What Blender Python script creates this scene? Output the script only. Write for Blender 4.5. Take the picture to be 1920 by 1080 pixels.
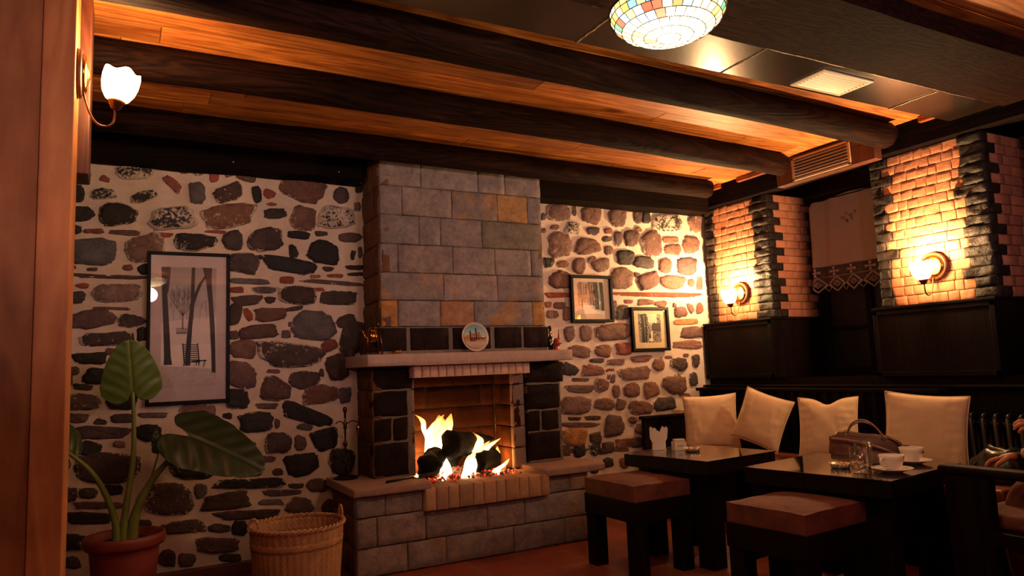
import bpy, bmesh, math, random
from mathutils import Vector, Matrix, noise
PI = math.pi
SC = bpy.context.scene
COL = SC.collection
rng = random.Random(7)
for o in list(bpy.data.objects):
    bpy.data.objects.remove(o)

# ------------------------------------------------------------------ camera
def make_camera():
    f, yaw, pit, rol, H = 1359.5, .4968, .1111, -.0398, 1.15
    F = Vector((math.sin(yaw)*math.cos(pit), math.cos(yaw)*math.cos(pit), math.sin(pit)))
    r = Vector((math.cos(yaw), -math.sin(yaw), 0)); u = r.cross(F)
    R = r*math.cos(rol) + u*math.sin(rol); U = -r*math.sin(rol) + u*math.cos(rol)
    cam = bpy.data.cameras.new('camera'); cam.sensor_width = 36; cam.lens = 36*f/1920
    cam.clip_start = .02; cam.clip_end = 60
    o = bpy.data.objects.new('camera', cam); COL.objects.link(o)
    M = Matrix((R, U, -F)).transposed().to_4x4(); M.translation = (0, 0, H)
    o.matrix_world = M
    SC.camera = o
make_camera()

# ------------------------------------------------------------------ world, exposure, general light
w = bpy.data.worlds.new('world'); SC.world = w; w.use_nodes = True
w.node_tree.nodes['Background'].inputs[0].default_value = (.6, .25, .2, 1)
w.node_tree.nodes['Background'].inputs[1].default_value = .03
SC.view_settings.view_transform = 'Standard'; SC.view_settings.look = 'None'
SC.view_settings.gamma = 1; SC.view_settings.use_curve_mapping = False
SC.view_settings.exposure = 0.0
SC.cycles.transparent_max_bounces = 32
FILL = 1.0
def lamp(name, loc, power, color, radius=.05, parent=None):
    l = bpy.data.lights.new(name, 'POINT'); l.energy = power; l.color = color; l.shadow_soft_size = radius
    o = bpy.data.objects.new(name, l); COL.objects.link(o); o.location = loc
    if parent: o.parent = parent
    return o
ROOM = (1, .66, .68)

# ------------------------------------------------------------------ mesh helpers
def lin(c):
    if isinstance(c, str):
        c = [int(c[i:i+2], 16)/255 for i in (0, 2, 4)]
    return tuple((v/12.92 if v <= .04045 else ((v+.055)/1.055)**2.4) for v in c[:3])
def new_bm():
    bm = bmesh.new(); bm.loops.layers.float_color.new('Col'); return bm
def paint(bm, faces, col, a=0.0):
    L = bm.loops.layers.float_color['Col']
    for f in faces:
        for l in f.loops: l[L] = (col[0], col[1], col[2], a)
def obj(name, bm, m, parent=None, smooth=False, loc=None):
    me = bpy.data.meshes.new(name); bm.to_mesh(me); bm.free()
    for mm in (m if isinstance(m, (list, tuple)) else [m]): me.materials.append(mm)
    if smooth:
        for p in me.polygons: p.use_smooth = True
    o = bpy.data.objects.new(name, me); COL.objects.link(o)
    if parent: o.parent = parent
    if loc is not None: o.location = loc
    return o
def tag(o, label, cat, group=None):
    o['label'] = label; o['category'] = cat
    if group: o['group'] = group
    return o
def thing(name, label, cat, loc=(0, 0, 0), rz=0, group=None):
    o = bpy.data.objects.new(name, None); COL.objects.link(o); o.empty_display_size = .05
    o.location = loc; o.rotation_euler = (0, 0, rz)
    return tag(o, label, cat, group)
def struct(o):
    o['kind'] = 'structure'; return o
def copy_tree(o, parent=None):
    c = o.copy(); COL.objects.link(c); c.parent = parent
    for ch in [k for k in bpy.data.objects if k.parent == o]: copy_tree(ch, c)
    return c
def auto_smooth(o, ang=35):
    me = o.data
    bm = bmesh.new(); bm.from_mesh(me)
    for f in bm.faces: f.smooth = True
    for e in bm.edges:
        e.smooth = not (len(e.link_faces) == 2 and e.calc_face_angle(0) > math.radians(ang))
    bm.to_mesh(me); bm.free(); return o
def quad(bm, a, b, c, d, col=None, al=0, mi=0):
    f = bm.faces.new([bm.verts.new(p) for p in (a, b, c, d)]); f.material_index = mi
    if col: paint(bm, [f], col, al)
    return f
def box(bm, x0, x1, y0, y1, z0, z1, bev=0, col=None, seg=2, mi=0, rot=None, piv=None):
    P = [(x, y, z) for x in (x0, x1) for y in (y0, y1) for z in (z0, z1)]
    v = [bm.verts.new(p) for p in P]
    fs = [bm.faces.new([v[i] for i in q]) for q in ((0, 1, 3, 2), (4, 6, 7, 5), (0, 4, 5, 1), (2, 3, 7, 6), (0, 2, 6, 4), (1, 5, 7, 3))]
    if bev > 0:
        es = list({e for f in fs for e in f.edges})
        r = bmesh.ops.bevel(bm, geom=es, offset=bev, segments=seg, profile=.5, affect='EDGES')
        fs = list({f for vv in r['verts'] for f in vv.link_faces} | {f for f in r['faces']})
    vs = list({vv for f in fs for vv in f.verts})
    if rot is not None:
        bmesh.ops.transform(bm, matrix=Matrix.Translation(piv) @ rot @ Matrix.Translation(-Vector(piv)), verts=vs)
    if col: paint(bm, fs, col)
    for f in fs: f.material_index = mi
    return vs
def rings(bm, rs, closed=True, cap0=True, cap1=True, col=None, smooth=True, mi=0):
    V = [[bm.verts.new(p) for p in r] for r in rs]; n = len(V[0]); fs = []
    for a, b in zip(V, V[1:]):
        for i in range(n if closed else n-1):
            j = (i+1) % n
            fs.append(bm.faces.new((a[i], a[j], b[j], b[i])))
    if cap0 and closed: fs.append(bm.faces.new(list(reversed(V[0]))))
    if cap1 and closed: fs.append(bm.faces.new(V[-1]))
    for f in fs: f.smooth = smooth; f.material_index = mi
    if col: paint(bm, fs, col)
    return V
def lathe(bm, prof, n=32, cen=(0, 0, 0), col=None, cap=True, M=None, mi=0, fn=None):
    rs = []
    for (r, z) in prof:
        ring = []
        for i in range(n):
            a = 2*PI*i/n; rr, zz = (r, z) if fn is None else fn(r, z, a)
            p = Vector((rr*math.cos(a), rr*math.sin(a), zz))
            if M: p = M @ p
            ring.append(p + Vector(cen))
        rs.append(ring)
    return rings(bm, rs, cap0=cap, cap1=cap, col=col, mi=mi)
def tube(bm, pts, rad, n=8, col=None, cap=True, mi=0, flat=1.0, up=None):
    pts = [Vector(p) for p in pts]; m = len(pts)
    if not isinstance(rad, (list, tuple)): rad = [rad]*m
    rs = []; N = None
    for i, p in enumerate(pts):
        t = (pts[min(i+1, m-1)] - pts[max(i-1, 0)]).normalized()
        if N is None:
            N = Vector(up) if up else (Vector((0, 0, 1)) if abs(t.z) < .9 else Vector((1, 0, 0)))
        N = (N - t*N.dot(t)); N = N.normalized() if N.length > 1e-6 else t.orthogonal().normalized()
        B = t.cross(N)
        rs.append([p + N*(rad[i]*flat*math.cos(2*PI*k/n)) + B*(rad[i]*math.sin(2*PI*k/n)) for k in range(n)])
    return rings(bm, rs, cap0=cap, cap1=cap, col=col, mi=mi)
def bez(p0, p1, p2, p3, n=12):
    p0, p1, p2, p3 = map(Vector, (p0, p1, p2, p3)); out = []
    for i in range(n+1):
        t = i/n; out.append(p0*(1-t)**3 + p1*3*t*(1-t)**2 + p2*3*t*t*(1-t) + p3*t**3)
    return out
def spline(pts, n=6):
    P = [Vector(p) for p in pts]; out = []
    for i in range(len(P)-1):
        a = P[max(i-1, 0)]; b = P[i]; c = P[i+1]; d = P[min(i+2, len(P)-1)]
        for k in range(n):
            t = k/n
            out.append(.5*((2*b) + (c-a)*t + (2*a-5*b+4*c-d)*t*t + (-a+3*b-3*c+d)*t**3))
    out.append(P[-1]); return out
def nz(p, s=1.0, seed=0): return noise.noise(Vector(p)*s + Vector((seed*7.3, seed*3.1, seed*1.7)))

# rough block with its front face in the plane (u, v), standing out along n
def rblock(bm, O, U, V, N, u0, u1, v0, v1, out, back, col, al=0, amp=.006, bev=.008, step=.035, seed=0, jit=.0):
    nu = max(3, int((u1-u0)/step)); nv = max(3, int((v1-v0)/step))
    us = [0, bev] + [bev + (u1-u0-2*bev)*i/nu for i in range(1, nu)] + [u1-u0-bev, u1-u0]
    vs = [0, bev] + [bev + (v1-v0-2*bev)*i/nv for i in range(1, nv)] + [v1-v0-bev, v1-v0]
    G = []
    for j, v in enumerate(vs):
        row = []
        for i, u in enumerate(us):
            eu = i in (0, len(us)-1); ev = j in (0, len(vs)-1)
            uu, vv = u0+u, v0+v
            h = out + amp*(nz((uu, vv, 0), 9, seed)*1.2 + nz((uu, vv, 0), 28, seed+3)*.6)
            if eu or ev: h = out - bev*.9 + amp*.4*nz((uu, vv, 0), 20, seed)
            if jit and (eu or ev):
                uu += jit*nz((uu, vv, 1), 22, seed)*(1 if eu else 0); vv += jit*nz((uu, vv, 2), 22, seed)*(1 if ev else 0)
            row.append(bm.verts.new(O + U*uu + V*vv + N*h))
        G.append(row)
    fs = []
    for j in range(len(vs)-1):
        for i in range(len(us)-1):
            fs.append(bm.faces.new((G[j][i], G[j][i+1], G[j+1][i+1], G[j+1][i])))
    loop = G[0] + [r[-1] for r in G[1:]] + list(reversed(G[-1][:-1])) + [r[0] for r in reversed(G[1:-1])]
    bk = [bm.verts.new(p.co - N*((p.co-O).dot(N) + back)) for p in loop]
    m = len(loop)
    for i in range(m):
        j = (i+1) % m
        fs.append(bm.faces.new((loop[j], loop[i], bk[i], bk[j])))
    paint(bm, fs, col, al)
    for f in fs: f.smooth = True
X, Y, Z = Vector((1, 0, 0)), Vector((0, 1, 0)), Vector((0, 0, 1))

# ------------------------------------------------------------------ materials
def base_mat(name):
    m = bpy.data.materials.new(name); m.use_nodes = True; nt = m.node_tree
    return m, nt, nt.nodes['Principled BSDF'], nt.nodes.new, nt.links.new
def coords(nt, scale=(1, 1, 1), kind='Object'):
    tc = nt.nodes.new('ShaderNodeTexCoord'); mp = nt.nodes.new('ShaderNodeMapping')
    mp.inputs['Scale'].default_value = scale; nt.links.new(tc.outputs[kind], mp.inputs[0]); return mp.outputs[0]
def noise_n(nt, vec, scale, detail=4, rough=.55, dist=0):
    n = nt.nodes.new('ShaderNodeTexNoise'); n.inputs['Scale'].default_value = scale
    n.inputs['Detail'].default_value = detail; n.inputs['Roughness'].default_value = rough
    n.inputs['Distortion'].default_value = dist; nt.links.new(vec, n.inputs['Vector']); return n.outputs['Fac']
def ramp(nt, fac, stops):
    r = nt.nodes.new('ShaderNodeValToRGB'); e = r.color_ramp.elements
    while len(e) < len(stops): e.new(.5)
    for k, (p, c) in enumerate(stops):
        e[k].position = p; e[k].color = (*c, 1) if len(c) == 3 else c
    nt.links.new(fac, r.inputs[0]); return r.outputs[0]
def mixc(nt, a, b, fac, mode='MIX'):
    n = nt.nodes.new('ShaderNodeMix'); n.data_type = 'RGBA'; n.blend_type = mode
    for s, v in ((n.inputs[0], fac), (n.inputs[6], a), (n.inputs[7], b)):
        if hasattr(v, 'links'): nt.links.new(v, s)
        elif isinstance(v, (tuple, list)): s.default_value = (*v[:3], 1)
        else: s.default_value = v
    return n.outputs[2]
def mathn(nt, op, a, b=0.0, c=None):
    n = nt.nodes.new('ShaderNodeMath'); n.operation = op
    for s, v in zip(n.inputs, (a, b) if c is None else (a, b, c)):
        if hasattr(v, 'links'): nt.links.new(v, s)
        else: s.default_value = v
    return n.outputs[0]
def bump(nt, h, bsdf, strength=.4, dist=.01):
    b = nt.nodes.new('ShaderNodeBump'); b.inputs['Strength'].default_value = strength
    b.inputs['Distance'].default_value = dist; nt.links.new(h, b.inputs['Height']); nt.links.new(b.outputs[0], bsdf.inputs['Normal'])
def plain(name, col, rough=.5, metal=0, var=.25, nscale=12, bstr=.15, spec=None, bdist=.004, coat=0):
    m, nt, b, N, L = base_mat(name); c = lin(col); v = coords(nt)
    n = noise_n(nt, v, nscale, 5)
    L(ramp(nt, n, [(.25, tuple(q*(1-var) for q in c)), (.75, tuple(min(1, q*(1+var)) for q in c))]), b.inputs['Base Color'])
    b.inputs['Roughness'].default_value = rough; b.inputs['Metallic'].default_value = metal
    if spec is not None: b.inputs['Specular IOR Level'].default_value = spec
    if coat: b.inputs['Coat Weight'].default_value = coat; b.inputs['Coat Roughness'].default_value = .06
    if bstr: bump(nt, noise_n(nt, v, nscale*5, 4), b, bstr, bdist)
    return m
def stone_mat(name, patch, rough=.8, lo=.52, hi=.60, psc=7, var=.5, bstr=.8, fine=60, spec=.3, pfine=True):
    """colour attribute times grain; where alpha is high, patches of another mineral or smeared mortar"""
    m, nt, b, N, L = base_mat(name); v = coords(nt)
    at = N('ShaderNodeAttribute'); at.attribute_name = 'Col'
    g = noise_n(nt, v, 14, 6, .65); g2 = noise_n(nt, v, fine, 5, .7)
    k = mathn(nt, 'ADD', mathn(nt, 'MULTIPLY', g, .7), mathn(nt, 'MULTIPLY', g2, .5))
    kk = ramp(nt, k, [(.35, (1-var,)*3), (.85, (1+var,)*3)])
    c = mixc(nt, at.outputs['Color'], kk, 1.0, 'MULTIPLY')
    p = noise_n(nt, v, psc, 6, .68, .6)
    if pfine: p = mathn(nt, 'ADD', mathn(nt, 'MULTIPLY', p, .6), mathn(nt, 'MULTIPLY', noise_n(nt, v, psc*6, 4, .6), .4))
    p = mathn(nt, 'ADD', p, mathn(nt, 'MULTIPLY', mathn(nt, 'SUBTRACT', at.outputs['Alpha'], .5), .35))
    pf = ramp(nt, p, [(lo, (0, 0, 0)), (hi, (1, 1, 1))])
    pc = mixc(nt, lin(patch), kk, .6, 'MULTIPLY')
    L(mixc(nt, c, pc, pf), b.inputs['Base Color'])
    b.inputs['Roughness'].default_value = rough; b.inputs['Specular IOR Level'].default_value = spec
    bump(nt, k, b, bstr, .012)
    return m
def wood(name, c1, c2, rough=.5, axis=0, scale=3.0, stretch=.07, knots=False, use_col=False, bstr=.25, coat=0, spec=.5, worn=None):
    m, nt, b, N, L = base_mat(name)
    s = [1, 1, 1]; s[axis] = stretch
    v = coords(nt, tuple(s)); v0 = coords(nt)
    if use_col:
        at = N('ShaderNodeAttribute'); at.attribute_name = 'Col'
        va = N('ShaderNodeVectorMath'); va.operation = 'MULTIPLY_ADD'
        L(at.outputs['Color'], va.inputs[0]); va.inputs[1].default_value = (7, 5, 3); L(v, va.inputs[2]); v = va.outputs[0]
    big = noise_n(nt, v, scale*2.2, 3, .5, 1.2)
    wv = mathn(nt, 'FRACT', mathn(nt, 'MULTIPLY', big, 9.0))
    wv = mathn(nt, 'ABSOLUTE', mathn(nt, 'SUBTRACT', wv, .5))
    fine = noise_n(nt, v, scale*26, 5, .7)
    k = mathn(nt, 'ADD', mathn(nt, 'MULTIPLY', wv, .9), mathn(nt, 'MULTIPLY', fine, .7))
    c = ramp(nt, k, [(.25, lin(c1)), (.85, lin(c2))])
    blot = noise_n(nt, v0, 2.3, 4, .6)
    c = mixc(nt, c, ramp(nt, blot, [(.3, (.55, .55, .55)), (.7, (1.25, 1.25, 1.25))]), .8, 'MULTIPLY')
    if knots:
        vo = N('ShaderNodeTexVoronoi'); vo.inputs['Scale'].default_value = 2.6
        s2 = [1, 1, 1]; s2[axis] = .45; L(coords(nt, tuple(s2)), vo.inputs['Vector'])
        kn = ramp(nt, vo.outputs['Distance'], [(.05, (.25, .2, .18)), (.13, (1, 1, 1))])
        c = mixc(nt, c, kn, .85, 'MULTIPLY')
    if use_col:
        sep = N('ShaderNodeSeparateColor'); L(at.outputs['Color'], sep.inputs[0])
        br = mathn(nt, 'ADD', mathn(nt, 'MULTIPLY', sep.outputs[0], .55), .7)
        cb = N('ShaderNodeCombineColor')
        for i in range(3): L(br, cb.inputs[i])
        c = mixc(nt, c, cb.outputs[0], 1.0, 'MULTIPLY')
    if worn:
        wn = noise_n(nt, v, scale*3, 6, .7); c = mixc(nt, c, lin(worn), ramp(nt, wn, [(.6, (0, 0, 0)), (.78, (.7, .7, .7))]))
    L(c, b.inputs['Base Color']); b.inputs['Roughness'].default_value = rough
    b.inputs['Specular IOR Level'].default_value = spec
    if coat: b.inputs['Coat Weight'].default_value = coat; b.inputs['Coat Roughness'].default_value = .12
    bump(nt, k, b, bstr, .004)
    return m
def emit(name, col, strength, alpha=None):
    m, nt, b, N, L = base_mat(name)
    b.inputs['Base Color'].default_value = (*lin(col), 1)
    b.inputs['Emission Color'].default_value = (*lin(col), 1); b.inputs['Emission Strength'].default_value = strength
    return m
def thin_glass(name, tint=(1, 1, 1), rough=.02, base=.03, ior=1.5):
    m = bpy.data.materials.new(name); m.use_nodes = True; nt = m.node_tree; nt.nodes.clear()
    out = nt.nodes.new('ShaderNodeOutputMaterial'); t = nt.nodes.new('ShaderNodeBsdfTransparent'); g = nt.nodes.new('ShaderNodeBsdfGlossy')
    t.inputs[0].default_value = (*tint, 1); g.inputs['Roughness'].default_value = rough
    fr = nt.nodes.new('ShaderNodeLayerWeight'); fr.inputs[0].default_value = .5
    mx = nt.nodes.new('ShaderNodeMixShader')
    f = mathn(nt, 'ADD', mathn(nt, 'MULTIPLY', mathn(nt, 'POWER', fr.outputs['Facing'], 4.0), .75), base+.04)
    nt.links.new(f, mx.inputs[0]); nt.links.new(t.outputs[0], mx.inputs[1]); nt.links.new(g.outputs[0], mx.inputs[2])
    nt.links.new(mx.outputs[0], out.inputs[0]); return m

M_wallstone = stone_mat('wall_stone', 'b8a494', rough=.68, lo=.575, hi=.625, psc=10, var=.6, bstr=1.0)
M_plaster = stone_mat('mortar_plaster', 'a88a72', rough=.9, lo=.55, hi=.75, psc=3, var=.16, bstr=.5, fine=90)
M_block = stone_mat('cut_stone', '94693f', rough=.8, lo=.545, hi=.70, psc=4.2, var=.5, bstr=.9, fine=38, pfine=False)
M_black = stone_mat('black_stone', '6a5850', rough=.7, lo=.66, hi=.72, psc=8, var=.7, bstr=1.2, spec=.05)
M_brick = stone_mat('brick', '9a5f40', rough=.8, lo=.66, hi=.8, psc=8, var=.25, bstr=.6, fine=80)
M_firebrick = stone_mat('sooty_fire_brick', '4a2a1a', rough=.95, lo=.66, hi=.8, psc=8, var=.35, bstr=.6, fine=80, spec=.03)
M_quoin = stone_mat('quoin_stone', '5a463a', rough=.42, lo=.70, hi=.78, psc=8, var=.6, bstr=.9, spec=.12)
M_slab = stone_mat('stone_slab', '8a5a48', rough=.6, lo=.56, hi=.72, psc=3, var=.22, bstr=.3, fine=40)
M_grout = plain('grout', '6e5d52', .95, var=.2, nscale=30, bstr=.5)
M_darkjoint = plain('dark_joint', '241a14', .95, var=.2, nscale=30, bstr=.3)
M_ceil = wood('ceiling_plank_wood', '8a3e16', 'd2823e', .5, 0, 2.6, .07, knots=True, use_col=True, coat=.06, spec=.3)
M_log = wood('dark_log', '0a0504', '28140e', .7, 0, 3.0, .10, bstr=.9, spec=.04, worn='4a2e22')
M_beam = wood('dark_timber', '080403', '170c08', .75, 0, 3.0, .08, bstr=.5, spec=.05)
M_beamy = wood('dark_timber_y', '070303', '130706', .8, 1, 3.0, .08, bstr=.5, spec=.04)
M_bigbeam = wood('rough_beam', '100706', '26120d', .8, 0, 4.0, .2, bstr=.6, spec=.03)
M_post = wood('post_wood', '9a5c36', 'b87848', .6, 2, 1.3, .12, knots=True, use_col=True, bstr=.1, spec=.25)
M_redwood = wood('red_brown_wood', '3a1a0e', '5a2a18', .55, 2, 3.0, .07)
M_darkwood = wood('dark_stained_wood', '0a0404', '190a08', .6, 2, 3.0, .08, bstr=.2, spec=.10)
M_gloss = wood('glossy_black_tabletop', '070404', '0d0706', .06, 0, 3.0, .08, bstr=.0, spec=.9, coat=.6)
M_duct = plain('dark_painted_sheet', '2a1c16', .24, metal=.5, var=.25, nscale=3, bstr=.05, spec=.6)
M_seam = plain('sealing_tape', '8a7460', .35, metal=.5, var=.6, nscale=40, bstr=.6)

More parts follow.
